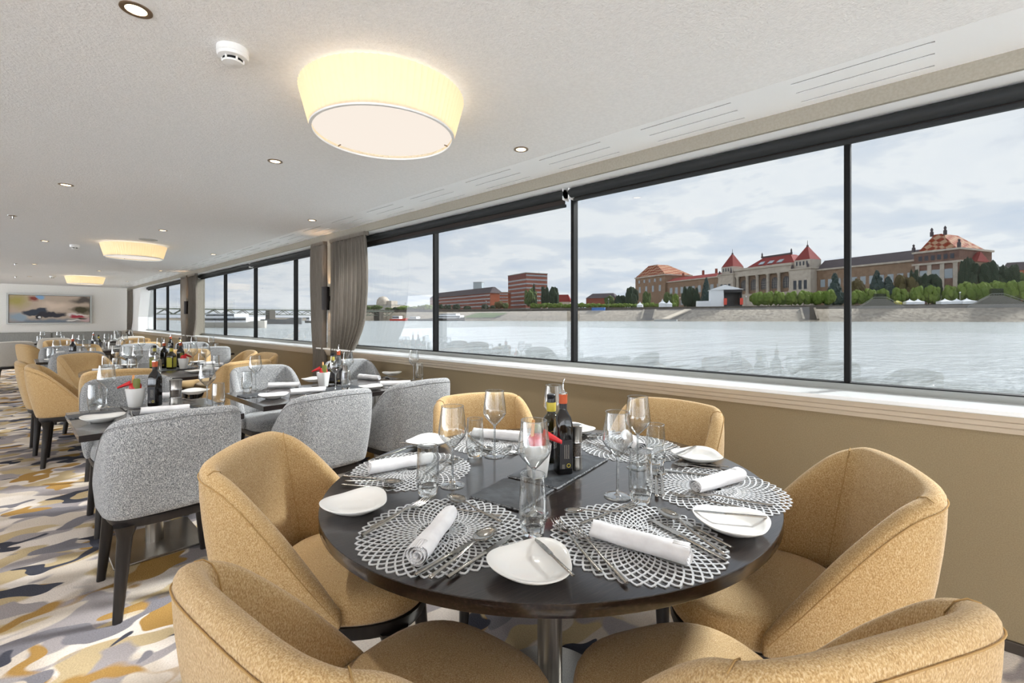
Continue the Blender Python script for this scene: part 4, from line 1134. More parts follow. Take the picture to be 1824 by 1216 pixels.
at_px('oil', 592, 682, 'oil bottle with black cap on the middle table', 'oil bottles', -0.7, SZ)
at_px('vinegar', 603, 684, 'vinegar bottle with pourer on the middle table before the curtain', 'vinegar bottles', -0.7, SZ)
at_px('mill', 614, 684, 'pepper mill behind the tumbler on the middle table', 'pepper mills', 0, SZ)
at_px('wine', 598, 694, 'wine glass in front of the bottles on the middle table', 'wine glasses on the middle table')
at_px('tumbler', 616, 695, 'water tumbler in front of the pepper mill on the middle table', 'tumblers on the middle table')
at_px('wine', 620, 680, 'wine glass before the curtain on the far side of the middle table', 'wine glasses on the middle table')
at_px('wine', 737, 676, 'wine glass at the right end of the middle table', 'wine glasses on the middle table')
at_px('tumbler', 747, 677, 'water tumbler at the right end of the middle table', 'tumblers on the middle table')
for c, nm, rz in (((1.62, 3.26), 'near left', 0.3), ((2.08, 3.28), 'near right', 0.9), ((1.42, 3.66), 'far left', 1.4), ((2.12, 3.66), 'far right', 2.0)):
    pass
for kind, a, b, lab in (('knife', (478, 690), (460, 695), 'knife left of the far left napkin, middle table'), ('fork', (487, 692), (468, 697), 'fork left of the far left napkin, middle table'), ('fork', (545, 703), (498, 706), 'fork in front of the near left napkin, middle table'),
                        ('knife', (690, 691), (660, 682), 'knife left of the near right napkin, middle table'), ('fork', (680, 692), (652, 686), 'fork beside the near bread plate, middle table'), ('spoon', (706, 676), (684, 670), 'spoon beside the far right napkin, middle table')):
    put_px(kind, a, b, TZ + 0.0005, lab, 'cutlery on the middle table', (0.85, 1.05))
K['mat'].put((2.17, 3.27, TZ - 0.0001), 0.4, 'silver lattice placemat at the right end of the middle table', 'placemats on the middle table', 0.75)

# ------------------------------------------------------------------ second round table
def ring_set(c, a, b, angs, group, tname, names, cut=True, mats=True):
    for (deg, nm) in zip(angs, names):
        t = math.radians(deg)
        ux, uy = math.cos(t), math.sin(t)
        R = 1 / math.sqrt((ux / a) ** 2 + (uy / b) ** 2)
        face = t + math.pi
        p = (c[0] + ux * (R - 0.20), c[1] + uy * (R - 0.20))
        where = '%s of %s' % (nm, tname)
        lay('napkin', p, face, 0.0, 0.0, TZ, 'rolled napkin at the %s' % where, 'napkins on ' + group, 0.1, 0.95)
        lay('wine', p, face, 0.10, 0.19, TZ, 'wine glass at the %s' % where, 'wine glasses on ' + group)
        lay('tumbler', p, face, 0.15, 0.11, TZ, 'water tumbler at the %s' % where, 'tumblers on ' + group)
        lay('plate', p, face, -0.17, 0.02, TZ, 'bread plate at the %s' % where, 'plates on ' + group, 0.4, 1.0)
        if cut:
            lay('fork', p, face, -0.075, 0.0, TZ, 'fork left of the napkin at the %s' % where, 'cutlery on ' + group)
            lay('knife', p, face, 0.070, 0.0, TZ, 'knife right of the napkin at the %s' % where, 'cutlery on ' + group)
ring_set(T3, 0.66, 1.0, (-118, -62, -14, 18, 62, 122, 168, 205), 'the second round table', 'the second round table',
         ('near left place', 'near right place', 'nearer window place', 'farther window place', 'far right place', 'far left place', 'farther aisle place', 'nearer aisle place'))
slate_px((1.15, 6.16), (0.42, 0.34), 0.3, 'slate board carrying the four bottles of the second round table')
for kind, dx, dy, lab, grp in (('oil2', -0.10, 0.10, 'left yellow labelled oil bottle on the second round table', 'oil bottles'), ('oil2', 0.02, -0.06, 'right yellow labelled oil bottle on the second round table', 'oil bottles'),
                               ('vinegar', -0.01, 0.13, 'left orange capped vinegar bottle on the second round table', 'vinegar bottles'), ('vinegar', 0.13, 0.08, 'right orange capped vinegar bottle on the second round table', 'vinegar bottles'),
                               ('cup', 0.11, -0.15, 'white condiment cup on the second round table', 'condiment cups'), ('mill', -0.10, -0.03, 'pepper mill left of the oil bottles on the second round table', 'pepper mills')):
    K[kind].put((1.15 + dx, 6.16 + dy, SZ), -0.75, lab, grp)
K['sachets'].put((1.26, 6.01, SZ), 0.4, 'red sachets in the cup of the second round table', 'sachets')

# ------------------------------------------------------------------ tables farther down the room
def rect_set(x0, x1, y0, y1, spots, group, tname):
    for (x, y, face, nm) in spots:
        where = '%s of %s' % (nm, tname)
        lay('napkin', (x, y), face, 0.02, 0.0, TZ, 'rolled napkin at the %s' % where, 'napkins on ' + group, 1.4, 0.95)
        lay('wine', (x, y), face, 0.13, 0.11, TZ, 'wine glass at the %s' % where, 'wine glasses on ' + group)
        lay('tumbler', (x, y), face, 0.19, 0.05, TZ, 'water tumbler at the %s' % where, 'tumblers on ' + group)
        lay('plate', (x, y), face, -0.20, 0.0, TZ, 'bread plate at the %s' % where, 'plates on ' + group, 0.4, 1.0)
H = math.pi / 2
rect_set(0.2, 0.905, 8.32, 9.1, ((0.56, 8.50, H, 'near end'), (0.54, 8.93, -H, 'far end')), 'the third left table', 'the rectangular table beyond the pale gold chair')
K['vinegar'].put((0.56, 8.70, TZ), -0.7, 'dark bottle with red cap standing beyond the pale gold chair', 'vinegar bottles')
K['cup'].put((0.44, 8.70, TZ), 0.3, 'white condiment cup left of the red capped bottle beyond the pale gold chair', 'condiment cups')
K['mill'].put((0.64, 8.70, TZ), 0.3, 'pepper mill right of the red capped bottle beyond the pale gold chair', 'pepper mills')
rect_set(1.07, 2.43, 8.32, 9.1, ((1.38, 8.50, H, 'near left place'), (2.05, 8.50, H, 'near right place'), (1.45, 8.93, -H, 'far left place'), (2.12, 8.93, -H, 'far right place')), 'the third middle table', 'the table before the second pillar')
for kind, x, lab, grp in (('vinegar', 1.66, 'orange capped bottle on the table before the second pillar', 'vinegar bottles'), ('oil', 1.78, 'oil bottle on the table before the second pillar', 'oil bottles'), ('cup', 1.54, 'condiment cup on the table before the second pillar', 'condiment cups')):
    K[kind].put((x, 8.71, TZ), -0.7, lab, grp)
ring_set((1.10, 11.4), 0.66, 0.95, (-115, -60, 5, 60, 120, 185), 'the third round table', 'the third round table', ('near left place', 'near right place', 'window place', 'far right place', 'far left place', 'aisle place'), cut=False)
for kind, x, y, lab, grp in (('oil', 1.08, 11.45, 'oil bottle with yellow neck on the third round table', 'oil bottles'), ('vinegar', 1.00, 11.30, 'dark bottle on the third round table', 'vinegar bottles'), ('mill', 1.18, 11.3, 'pepper mill on the third round table', 'pepper mills'), ('cup', 1.2, 11.52, 'condiment cup on the third round table', 'condiment cups')):
    K[kind].put((x, y, TZ), -0.7, lab, grp)
rect_set(0.2, 1.0, 14.7, 15.5, ((0.6, 14.88, H, 'near side'), (0.6, 15.32, -H, 'far side')), 'the far left table', 'the far left table before the banquette')
rect_set(1.4, 2.4, 14.7, 15.5, ((1.9, 14.88, H, 'near side'), (1.9, 15.32, -H, 'far side')), 'the far right table', 'the far right table before the banquette')
rect_set(-1, -0.25, 13.1, 13.9, ((-0.5, 13.3, H, 'near side'),), 'the table cut by the left edge', 'the table cut by the left photo edge')
K['oil'].put((-0.45, 13.62, TZ), -0.7, 'green bottle with yellow neck at the left edge of the photo', 'oil bottles')
# ------------------------------------------------------------------ outside: river, embankment, far bank
WZ = -0.27                                   # water level
def water_mat():
    m = principled('river_water', (150, 156, 156), 0.18, spec=0.6)
    nt = m.node_tree; N, L = nt.nodes.new, nt.links.new; b = nt.nodes['Principled BSDF']
    b.inputs['IOR'].default_value = 1.33
    tc = N('ShaderNodeTexCoord'); mp = N('ShaderNodeMapping'); mp.inputs['Rotation'].default_value = (0, 0, -A0); mp.inputs['Scale'].default_value = (0.38, 1.0, 1)
    L(tc.outputs['Object'], mp.inputs[0])
    acc = None
    for sc, wt in ((0.30, 1.0), (0.9, 0.45), (2.4, 0.16), (0.05, 1.4)):
        n = N('ShaderNodeTexNoise'); n.inputs['Scale'].default_value = sc; n.inputs['Detail'].default_value = 5; n.inputs['Roughness'].default_value = 0.6
        L(mp.outputs[0], n.inputs['Vector'])
        q = N('ShaderNodeMath'); q.operation = 'MULTIPLY'; q.inputs[1].default_value = wt; L(n.outputs['Fac'], q.inputs[0])
        if acc is None: acc = q.outputs[0]
        else:
            ad = N('ShaderNodeMath'); L(acc, ad.inputs[0]); L(q.outputs[0], ad.inputs[1]); acc = ad.outputs[0]
    bp = N('ShaderNodeBump'); bp.inputs['Strength'].default_value = 0.85; bp.inputs['Distance'].default_value = 0.7
    L(acc, bp.inputs['Height']); L(bp.outputs[0], b.inputs['Normal'])
    return m
M['water'] = water_mat()
M['stone'] = noisy('embankment_stone', [(112, 103, 92), (138, 129, 116), (152, 144, 131)], nscale=0.6, detail=8, rough=0.95, spec=0.08)
M['wall_stone'] = noisy('quay_wall_stone', [(88, 83, 78), (114, 108, 100)], nscale=0.5, detail=8, rough=0.95, spec=0.08)
M['ground'] = noisy('quay_ground', [(126, 122, 112), (150, 146, 134)], nscale=0.1, rough=0.95, spec=0.08)
M['brick'] = noisy('red_brick', [(128, 78, 66), (150, 94, 80)], nscale=0.5, detail=6, rough=0.9, spec=0.08)
M['brick2'] = noisy('orange_brick', [(150, 88, 66), (168, 102, 80)], nscale=0.5, detail=6, rough=0.9, spec=0.08)
M['ochre'] = noisy('brown_facade', [(132, 108, 90), (156, 132, 112)], nscale=0.4, detail=6, rough=0.9, spec=0.08)
M['pavilion'] = noisy('brown_pavilion_brick', [(112, 84, 76), (136, 108, 96)], nscale=0.4, detail=6, rough=0.9, spec=0.08)
M['limestone'] = noisy('pale_limestone', [(176, 166, 154), (200, 190, 178)], nscale=0.4, detail=6, rough=0.9, spec=0.08)
M['red_roof'] = noisy('red_tile_roof', [(124, 52, 50), (146, 68, 64)], nscale=1.5, detail=4, rough=0.8, spec=0.08)
M['dark_roof'] = noisy('grey_slate_roof', [(78, 72, 76), (98, 90, 92)], nscale=0.8, detail=4, rough=0.8, spec=0.08)
def patterned_roof():
    m = principled('patterned_tile_roof', (168, 92, 60), 0.9, spec=0.08)
    nt = m.node_tree; N, L = nt.nodes.new, nt.links.new; b = nt.nodes['Principled BSDF']
    tc = N('ShaderNodeTexCoord'); mp = N('ShaderNodeMapping'); mp.inputs['Scale'].default_value = (0.28, 0.28, 0.28); mp.inputs['Rotation'].default_value = (0.6, 0.78, 0.3)
    L(tc.outputs['Object'], mp.inputs[0])
    c = N('ShaderNodeTexChecker'); c.inputs['Scale'].default_value = 1.0; c.inputs[1].default_value = (*lin((132, 60, 40)), 1); c.inputs[2].default_value = (*lin((170, 138, 112)), 1)
    L(mp.outputs[0], c.inputs[0]); L(c.outputs[0], b.inputs['Base Color'])
    return m
M['tile_roof'] = patterned_roof()
M['win'] = principled('pale_window_glass', (158, 168, 176), 0.4)
M['win_dark'] = principled('dark_arched_glass', (48, 56, 68), 0.5)
M['concrete'] = principled('grey_concrete', (150, 150, 146), 0.9)
M['stair_stone'] = principled('grey_stair_stone', (116, 114, 108), 0.95, spec=0.1)
M['bridge'] = principled('grey_green_bridge_steel', (112, 118, 108), 0.8, spec=0.1)
M['tent'] = principled('white_tent_cloth', (238, 240, 244), 0.7)
M['bank_red'] = principled('red_banner', (226, 84, 66), 0.7)
M['leaf_dark'] = noisy('dark_leaves', [(40, 52, 42), (62, 74, 58)], nscale=0.5, detail=6, rough=0.9, spec=0.1)
M['leaf_mid'] = noisy('mid_green_leaves', [(68, 84, 50), (94, 106, 66)], nscale=0.5, detail=6, rough=0.9, spec=0.1)
M['leaf_light'] = noisy('light_green_leaves', [(88, 108, 50), (122, 138, 68)], nscale=0.5, detail=6, rough=0.9, spec=0.1)
M['leaf_blue'] = noisy('blue_green_needles', [(48, 62, 62), (68, 82, 78)], nscale=0.6, detail=6, rough=0.9, spec=0.1)
M['leaf_brown'] = noisy('brown_green_leaves', [(78, 68, 46), (100, 90, 58)], nscale=0.5, detail=6, rough=0.9, spec=0.1)
M['bark'] = principled('tree_bark', (82, 68, 56), 0.9)
M['grass'] = noisy('bank_grass', [(78, 98, 58), (104, 122, 74)], nscale=0.5, rough=0.95, spec=0.08)

o = MB().quad((-500, -1500, WZ), (3000, -1500, WZ), (3000, 3000, WZ), (-500, 3000, WZ)).build('water', M['water'], smooth=0)
o['kind'] = 'structure'
# bank line runs obliquely; right is nearer
BR, BL = Vector((269.0, 240.0)), Vector((-138.0, 430.0))
BU = (BL - BR).normalized(); BN = Vector((-BU.y, BU.x)) if (-BU.y) * 0 + BU.x > 0 else Vector((BU.y, -BU.x))
if BN.y < 0: BN = -BN
def bf(px, d=0.0):
    "distance of the bank line (set back by d) along the ray of column px"
    q = (px - CX) / F
    return (BN.dot(BR) + d) / (BN.x * q + BN.y)
def bank(s, d, z):
    p = BR + BU * s + BN * d
    x, y = cam2w(p.x, p.y)
    k = min(1.0, max(0.0, (s - SB) / 40.0))       # the bank drops beyond the bridge end
    return (x, y, z * (1 - 0.72 * k) if z > 0 else z)
def s_at(px, d):
    q = (px - CX) / F; f = bf(px, d); p = Vector((q * f, f)) - BR - BN * d
    return p.dot(BU)
S0, S1 = -420, 1900
SB = s_at(640, 18)
prof = [(-6, -2.0), (0, WZ - 0.1), (2, 0.6), (14, 7.6), (18, 7.8)]
mb = MB()
ss = [S0 + (S1 - S0) * i / 160 for i in range(161)]
rnd = random.Random(4)
rows = [[bank(s, d + (rnd.uniform(-.6, .6) if 0 < k < 3 else 0), z) for k, (d, z) in enumerate(prof)] for s in ss]
mb.add([p for r in rows for p in r], [(i * 5 + k, (i + 1) * 5 + k, (i + 1) * 5 + k + 1, i * 5 + k + 1) for i in range(160) for k in range(4)])
struct(mb, 'ground_embankment', M['stone'], smooth=30)
cuts = [S0, SB, SB + 10, SB + 20, SB + 30, SB + 40, S1]
mb = MB()
for a, b in zip(cuts[:-1], cuts[1:]):
    mb.add([bank(a, 18, 7.0), bank(b, 18, 7.0), bank(b, 18, 10.1), bank(a, 18, 10.1), bank(a, 19, 10.1), bank(b, 19, 10.1), bank(b, 19, 7), bank(a, 19, 7)], [(0, 1, 2, 3), (3, 2, 5, 4), (4, 5, 6, 7)])
struct(mb, 'wall_quay', M['wall_stone'], smooth=0)
mb = MB()
for a, b in zip(cuts[:-1], cuts[1:]):
    mb.quad(bank(a, 19, 10.0), bank(b, 19, 10.0), bank(b, 1600, 10.0), bank(a, 1600, 10.0))
struct(mb, 'ground_far_bank', M['ground'], smooth=0)
GZ = 10.0
def gpt(px, f): return far(px, f)
# grassy patch on the slope
p = []
for px, d in ((822, 3.5), (880, 3.5), (905, 10), (850, 10)):
    f = bf(px, d); x, y = far(px, f); p.append((x, y, WZ + 0.6 + 0.62 * d))
struct(MB().quad(*p), 'ground_grass', M['grass'], smooth=0)

# ---- generic building frame: local x runs left to right along the front, y goes back, z is world height
def frame(name, label, cat, A, B, group=None):
    a, b = Vector(far(*A)), Vector(far(*B))
    d = b - a
    o = thing(name, label, cat, (a.x, a.y, GZ), math.atan2(d.y, d.x), group)
    return o, d.length, a, d.normalized()
def x_at(a, u, px):
    "distance along the front line from a where column px meets it"
    # ray direction of the column
    rx, ry = cam2w((px - CX) / F, 1.0)
    # a + t u = s (rx, ry)
    det = u.x * -ry + rx * u.y
    t = (-a.x * -ry - rx * a.y) / det
    return t
def h_at(py, f): return zat(py, f) - GZ
def flen(px, a, u):
    t = x_at(a, u, px); p = a + u * t
    return SA * p.x + CA * p.y
def win_rows(o, x0, x1, n, zs, h, w, y=-0.12, mat='win', name='window'):
    for z in zs:
        for k in range(n):
            x = x0 + (x1 - x0) * (k + 0.5) / n
            MB().box(x - w / 2, x + w / 2, y, 0.3, z, z + h).build(name, M[mat], o, smooth=0)
def hip(mb, x0, x1, y0, y1, z0, z1, inset_x, inset_y, right=None):
    right = inset_x if right is None else right
    mb.add([(x0, y0, z0), (x1, y0, z0), (x1, y1, z0), (x0, y1, z0), (x0 + inset_x, y0 + inset_y, z1), (x1 - right, y0 + inset_y, z1), (x1 - right, y1 - inset_y, z1), (x0 + inset_x, y1 - inset_y, z1)],
           [(0, 3, 2, 1), (4, 5, 6, 7), (0, 1, 5, 4), (1, 2, 6, 5), (2, 3, 7, 6), (3, 0, 4, 7)])
    return mb

# ---- the long palace with twin towers
fc = lambda px: 398.0 / (0.93 * (px - CX) / F + 0.368)
pal, PL, pa, pu = frame('palace', 'long palatial building with two red pointed towers and a red centre roof', 'building', (1135, fc(1135)), (1718, fc(1718)))
X = lambda px: x_at(pa, pu, px)
def pz(px, py): return zat(py, flen(px, pa, pu)) - GZ
def part_wall(name, p0, p1, y_off, depth, z1, mat): 
    return MB().box(X(p0), X(p1), y_off, depth, -2, z1).build(name, M[mat], pal, smooth=0)
# left pavilion and wing
z = pz(1160, 493.5); x0, x1 = X(1135), X(1188)
part_wall('left_pavilion', 1135, 1188, -3, 40, z, 'ochre')
MB().box(x0 - 1, x1 + 1, -4, 41, z, z + 1.6).build('cornice', M['limestone'], pal, smooth=0)
hip(MB(), x0, x1, -3, 40, z + 1.6, pz(1162, 477) + 5, (x1 - x0) * 0.22, 12, (x1 - x0) * 0.5).build('pavilion_roof', M['tile_roof'], pal, smooth=0)
win_rows(pal, x0 + 3, x1 - 3, 5, (z - 7,), 4, 3.2, -3.15)
win_rows(pal, x0 + 3, x1 - 3, 4, (z - 20,), 8, 4, -3.15)
z = pz(1240, 498); x0, x1 = X(1188), X(1290)
part_wall('left_wing', 1188, 1290, 0, 30, z, 'ochre')
MB().box(x0, x1, -1, 31, z, z + 1.4).build('cornice', M['limestone'], pal, smooth=0)
hip(MB(), x0, x1, 0, 30, z + 1.4, pz(1240, 488.5), 0.1, 11).build('wing_roof', M['red_roof'], pal, smooth=0)
win_rows(pal, x0 + 3, x1 - 3, 9, (z - 15,), 8, 4.6)
win_rows(pal, x0 + 3, x1 - 3, 9, (z - 29,), 6, 4.0)
for px in (1200, 1235, 1258): MB().box(X(px) - 1, X(px) + 1, 14, 16, z, z + 12).build('chimney', M['brick'], pal, smooth=0)
# centre block with columns between the towers
z = pz(1370, 477.5); x0, x1 = X(1316), X(1419)
part_wall('centre_block', 1316, 1419, -2, 36, z - 2, 'ochre')
MB().box(x0, x1, -6, 37, z - 6, z).build('entablature', M['limestone'], pal, smooth=0)
MB().box(x0, x1, -7, -1, z, z + 2.2).build('balustrade', M['limestone'], pal, smooth=0)
MB().box(x0, x1, -6.5, -2, -2, pz(1370, 522)).build('podium', M['limestone'], pal, smooth=0)
zp = pz(1370, 522)
for k in range(6):
    x = x0 + (x1 - x0) * (0.04 + 0.92 * k / 5)
    MB().lathe([(2.0, zp), (2.0, zp + 1), (1.5, zp + 1.2), (1.35, z - 8), (1.9, z - 7), (1.9, z - 6)], 16, (x, -4.4, 0)).build('column', M['limestone'], pal)
for k in range(5):
    x = x0 + (x1 - x0) * (0.132 + 0.92 * k / 5)
    w, zb, zt = 3.4, zp + 4, z - 13
    arc = [(x - w, zb), (x + w, zb)] + [(x + w * math.cos(t), zt + w * math.sin(t)) for t in [math.pi * q / 12 for q in range(13)]]
    mb = MB(); nA = len(arc)
    mb.add([(a_, -2.3, b_) for a_, b_ in arc] + [(a_, -1.9, b_) for a_, b_ in arc], [tuple(range(nA)), tuple(range(2 * nA - 1, nA - 1, -1))] + [(i, i + nA, (i + 1) % nA + nA, (i + 1) % nA) for i in range(nA)])
    wv = mb.build('arched_window', M['win_dark'], pal, smooth=0)
    bars = MB()
    for q in (-0.34, 0.34): bars.box(x + w * q - 0.12, x + w * q + 0.12, -2.45, -2.3, zb, zt + 2.4)
    for q in range(1, 4): bars.box(x - w, x + w, -2.45, -2.3, zb + (zt - zb) * q / 3.2, zb + (zt - zb) * q / 3.2 + 0.25)
    bars.build('glazing_bars', M['limestone'], wv, smooth=0)
zr = pz(1375, 453.5)
hip(MB(), x0 + 2, x1 - 1, 0, 36, z, zr, (x1 - x0) * 0.24, 14).build('centre_roof', M['red_roof'], pal, smooth=0)
MB().box(x0 + (x1 - x0) * 0.25, x1 - (x1 - x0) * 0.25, 13.6, 15, zr, zr + 1.6).build('roof_ridge', M['dark_roof'], pal, smooth=0)
for q in (0.25, 0.75):
    MB().lathe([(1.0, 0), (1.0, 2), (0.6, 2.5), (0.8, 4), (0, 6)], 8, (x0 + (x1 - x0) * q, 14.4, zr)).build('finial', M['dark_roof'], pal)
for q in (0.34, 0.5, 0.66):
    xx = x0 + (x1 - x0) * q
    MB().add([(xx - 2.6, 4.5, z + (zr - z) * .42), (xx + 2.6, 4.5, z + (zr - z) * .42), (xx + 2.6, 9, z + (zr - z) * .66), (xx - 2.6, 9, z + (zr - z) * .66), (xx - 2.6, 9, z + (zr - z) * .3), (xx + 2.6, 9, z + (zr - z) * .3)],
             [(0, 1, 2, 3), (0, 3, 4), (1, 5, 2), (0, 4, 5, 1), (3, 2, 5, 4)]).build('skylight', M['win'], pal, smooth=0)
for p0, p1, yw, yr, apx, nm in ((1289, 1316, 475.5, 450.5, 1306, 'left_tower'), (1418, 1455, 463.0, 436.5, 1435, 'right_tower')):
    xa, xb = X(p0), X(p1); mid = (p0 + p1) / 2
    z = pz(mid, yw); w = xb - xa; zs = z - 7.5
    t = MB().box(xa, xb, -8, -8 + max(w, 18), -2, zs).build(nm, M['limestone'], pal, smooth=0)
    MB().box(xa - 0.8, xb + 0.8, -8.8, -7.2 + max(w, 18), zs - 1.2, zs).build('tower_cornice', M['limestone'], pal, smooth=0)
    ins = w * 0.12
    MB().box(xa + ins, xb - ins, -8 + ins, -8 - ins + max(w, 18), zs, z).build('belvedere', M['limestone'], pal, smooth=0)
    zt = pz(mid, yr)
    mb = MB(); cx, cy = (xa + xb) / 2, -8 + max(w, 18) / 2
    mb.add([(xa + ins, -8 + ins, z), (xb - ins, -8 + ins, z), (xb - ins, -8 - ins + max(w, 18), z), (xa + ins, -8 - ins + max(w, 18), z), (cx, cy, zt)], [(3, 2, 1, 0), (0, 1, 4), (1, 2, 4), (2, 3, 4), (3, 0, 4)])
    mb.build('pointed_roof', M['red_roof'], pal, smooth=0)
    MB().lathe([(0.9, -2.5), (0.9, 0), (0.25, 0.5), (0.15, 4), (0, 4.5)], 8, (cx, cy, zt)).build('finial', M['dark_roof'], pal)
    for ddx in (ins, w - ins):
        MB().lathe([(1.0, 0), (1.0, 2.5), (0, 4)], 6, (xa + ddx, -8.2, zs)).build('finial', M['dark_roof'], pal)
    win_rows(pal, xa + ins + 1, xb - ins - 1, 4, (z - 5,), 3.6, 1.4, -8.1 + ins, 'win_dark')
    win_rows(pal, xa + w * .12, xb - w * .12, 3, (zs - 19, zs - 32), 8, 2.8, -8.15, 'win_dark')
# right wing and pavilion
z = pz(1546, 473.5); x0, x1 = X(1455), X(1637)
part_wall('right_wing', 1455, 1637, 0, 30, z, 'ochre')
MB().box(x0, x1, -1, 31, z, z + 1.4).build('cornice', M['limestone'], pal, smooth=0)
hip(MB(), x0, x1, 0, 30, z + 1.4, z + 9.5, 0.1, 10).build('wing_roof', M['dark_roof'], pal, smooth=0)
win_rows(pal, x0 + 2, x1 - 2, 11, (z - 14.5,), 6.5, 4.0)
win_rows(pal, x0 + 2, x1 - 2, 11, (z - 27,), 6.0, 3.4)
z = pz(1677, 449); x0, x1 = X(1637), X(1718)
part_wall('right_pavilion', 1637, 1718, -6, 34, z, 'pavilion')
MB().box(x0 - 1, x1 + 1, -7, 35, z, z + 1.3).build('cornice', M['limestone'], pal, smooth=0)
MB().box(x0 - 1, x1 + 1, -7, 35, z - 8.6, z - 7.2).build('cornice', M['limestone'], pal, smooth=0)
for q in (0.08, 0.36, 0.64, 0.92):
    MB().box(x0 + (x1 - x0) * q - 1.2, x0 + (x1 - x0) * q + 1.2, -6.5, -5.5, -2, z - 8.6).build('pilaster', M['limestone'], pal, smooth=0)
win_rows(pal, x0 + 3, x1 - 3, 3, (z - 19,), 6.5, 5.4, -6.15)
win_rows(pal, x0 + 3, x1 - 3, 3, (z - 32,), 7, 5.0, -6.15)
win_rows(pal, x0 + 2, x1 - 2, 6, (z - 5.6,), 3.4, 2.2, -6.15, 'win_dark')
zr = pz(1679, 427) + 5; wx = x1 - x0
hip(MB(), x0 + 2, x1 - 2, -5, 33, z + 1.3, zr, wx * 0.20, 9, wx * 0.48).build('pavilion_roof', M['tile_roof'], pal, smooth=0)
for q in (0.21, 0.51):
    MB().lathe([(1.1, -1), (1.1, 2.0), (0.6, 2.5), (0.9, 4), (0, 5.5)], 8, (x0 + wx * q, 4.6, zr)).build('finial', M['dark_roof'], pal)
for q in (0.0, 1.0):
    MB().lathe([(1.1, 0), (1.1, 3), (0.5, 4), (0.8, 5), (0, 6)], 8, (x0 + wx * q, -6.4, z + 1.3)).build('finial', M['dark_roof'], pal)
MB().box(x1, x1 + 3, 2, 26, -2, z - 8).build('side_wing', M['ochre'], pal, smooth=0)
hip(MB(), x1 - 1, x1 + 4, 6, 22, z - 8, z - 1, 1.5, 8).build('side_roof', M['red_roof'], pal, smooth=0)

# ---- tower block, long brick building and smaller houses
def simple(name, label, A, B, depth, zt_py, mat, cat='building', floors=0, wn=0, roof=None, rh=0, flank_n=0, mat_flank=None, wh=0.36, group=None):
    o, Ln, a, u = frame(name, label, cat, A, B, group)
    z = zat(zt_py, B[1]) - GZ
    MB().box(0, Ln, 0, depth, -3, z).build('walls', M[mat], o, smooth=0)
    if mat_flank: MB().box(Ln - 0.2, Ln + 0.15, 0.05, depth - 0.05, -3, z - 0.1).build('gable_wall', M[mat_flank], o, smooth=0)
    if floors:
        st = z / floors
        for k in range(floors):
            zb = st * k + st * 0.3
            fr = MB(); w = Ln / wn
            for i in range(wn): fr.box(i * w + w * .12, i * w + w * .88, -0.12, 0.1, zb, zb + st * wh)
            if flank_n:
                w = depth / flank_n
                for i in range(flank_n): fr.box(Ln - 0.1, Ln + 0.18, i * w + w * .12, i * w + w * .88, zb, zb + st * wh)
            fr.build('window_row', M['win'], o, smooth=0)
    if roof:
        hip(MB(), -0.6, Ln + 0.6, -0.6, depth + 0.6, z, z + rh, min(6, Ln * .2), depth * .45).build('roof', M[roof], o, smooth=0)
    else:
        MB().box(-0.4, Ln + 0.4, -0.4, depth + 0.4, z, z + 0.7).build('parapet', M['concrete'], o, smooth=0)
    return o, Ln, z
o, Ln, z = simple('tower_block', 'tall red brick office block with nine rows of windows', (905, 505), (937, 470), 26, 486.0, 'brick', floors=9, wn=10, flank_n=12)
MB().box(0.2, Ln - 0.2, -0.3, 25.5, z - 4.2, z - 0.6).build('top_band', principled('dark_band', (112, 58, 52), 0.8), o, smooth=0)
for x, y in ((4, 6), (16, 10), (Ln - 4, 18)):
    MB().tube([(x, y, z), (x, y, z + 3)], 0.15, 6).build('mast', M['concrete'], o)
simple('brick_building', 'long low red brick building with a grey hipped roof, left of the tower block', (766, 660), (873, 520), 17, 521.5, 'brick', floors=5, wn=36, roof='dark_roof', rh=7.5, mat_flank='brick2')
simple('glass_tower', 'distant blue glass tower above the long brick building', (843, 900), (858, 896), 16, 502.5, 'win', floors=6, wn=3)
simple('brick_house', 'narrow red building squeezed between the brick building and tower block', (890, 470), (905, 468), 12, 521, 'brick2', floors=6, wn=4)
simple('red_roofed_house', 'small house with a red roof just left of the second black mullion', (984, 500), (1016, 495), 14, 537, 'limestone', roof='red_roof', rh=8)
simple('market_hall', 'reddish hall with a pale roof just right of the second black mullion', (1044, 560), (1096, 540), 18, 530, 'brick', roof='dark_roof', rh=6)
simple('end_building', 'tan building with a grey roof at the right edge beyond dark trees', (1790, 420), (1835, 410), 20, 480, 'brick2', roof='dark_roof', rh=8)
o, Ln, z = simple('dome_building', 'pale modern building with a small dome beyond the bridge end', (640, 640), (697, 610), 26, 543, 'limestone', floors=3, wn=12)
MB().lathe([(9, 0), (9, 4), (8, 8), (5, 11.5), (0, 13)], 24, (Ln * 0.55, 12, z)).build('dome', M['limestone'], o)
MB().box(Ln * .75, Ln * .9, 6, 18, z, z + 6).build('roof_hut', M['limestone'], o, smooth=0)

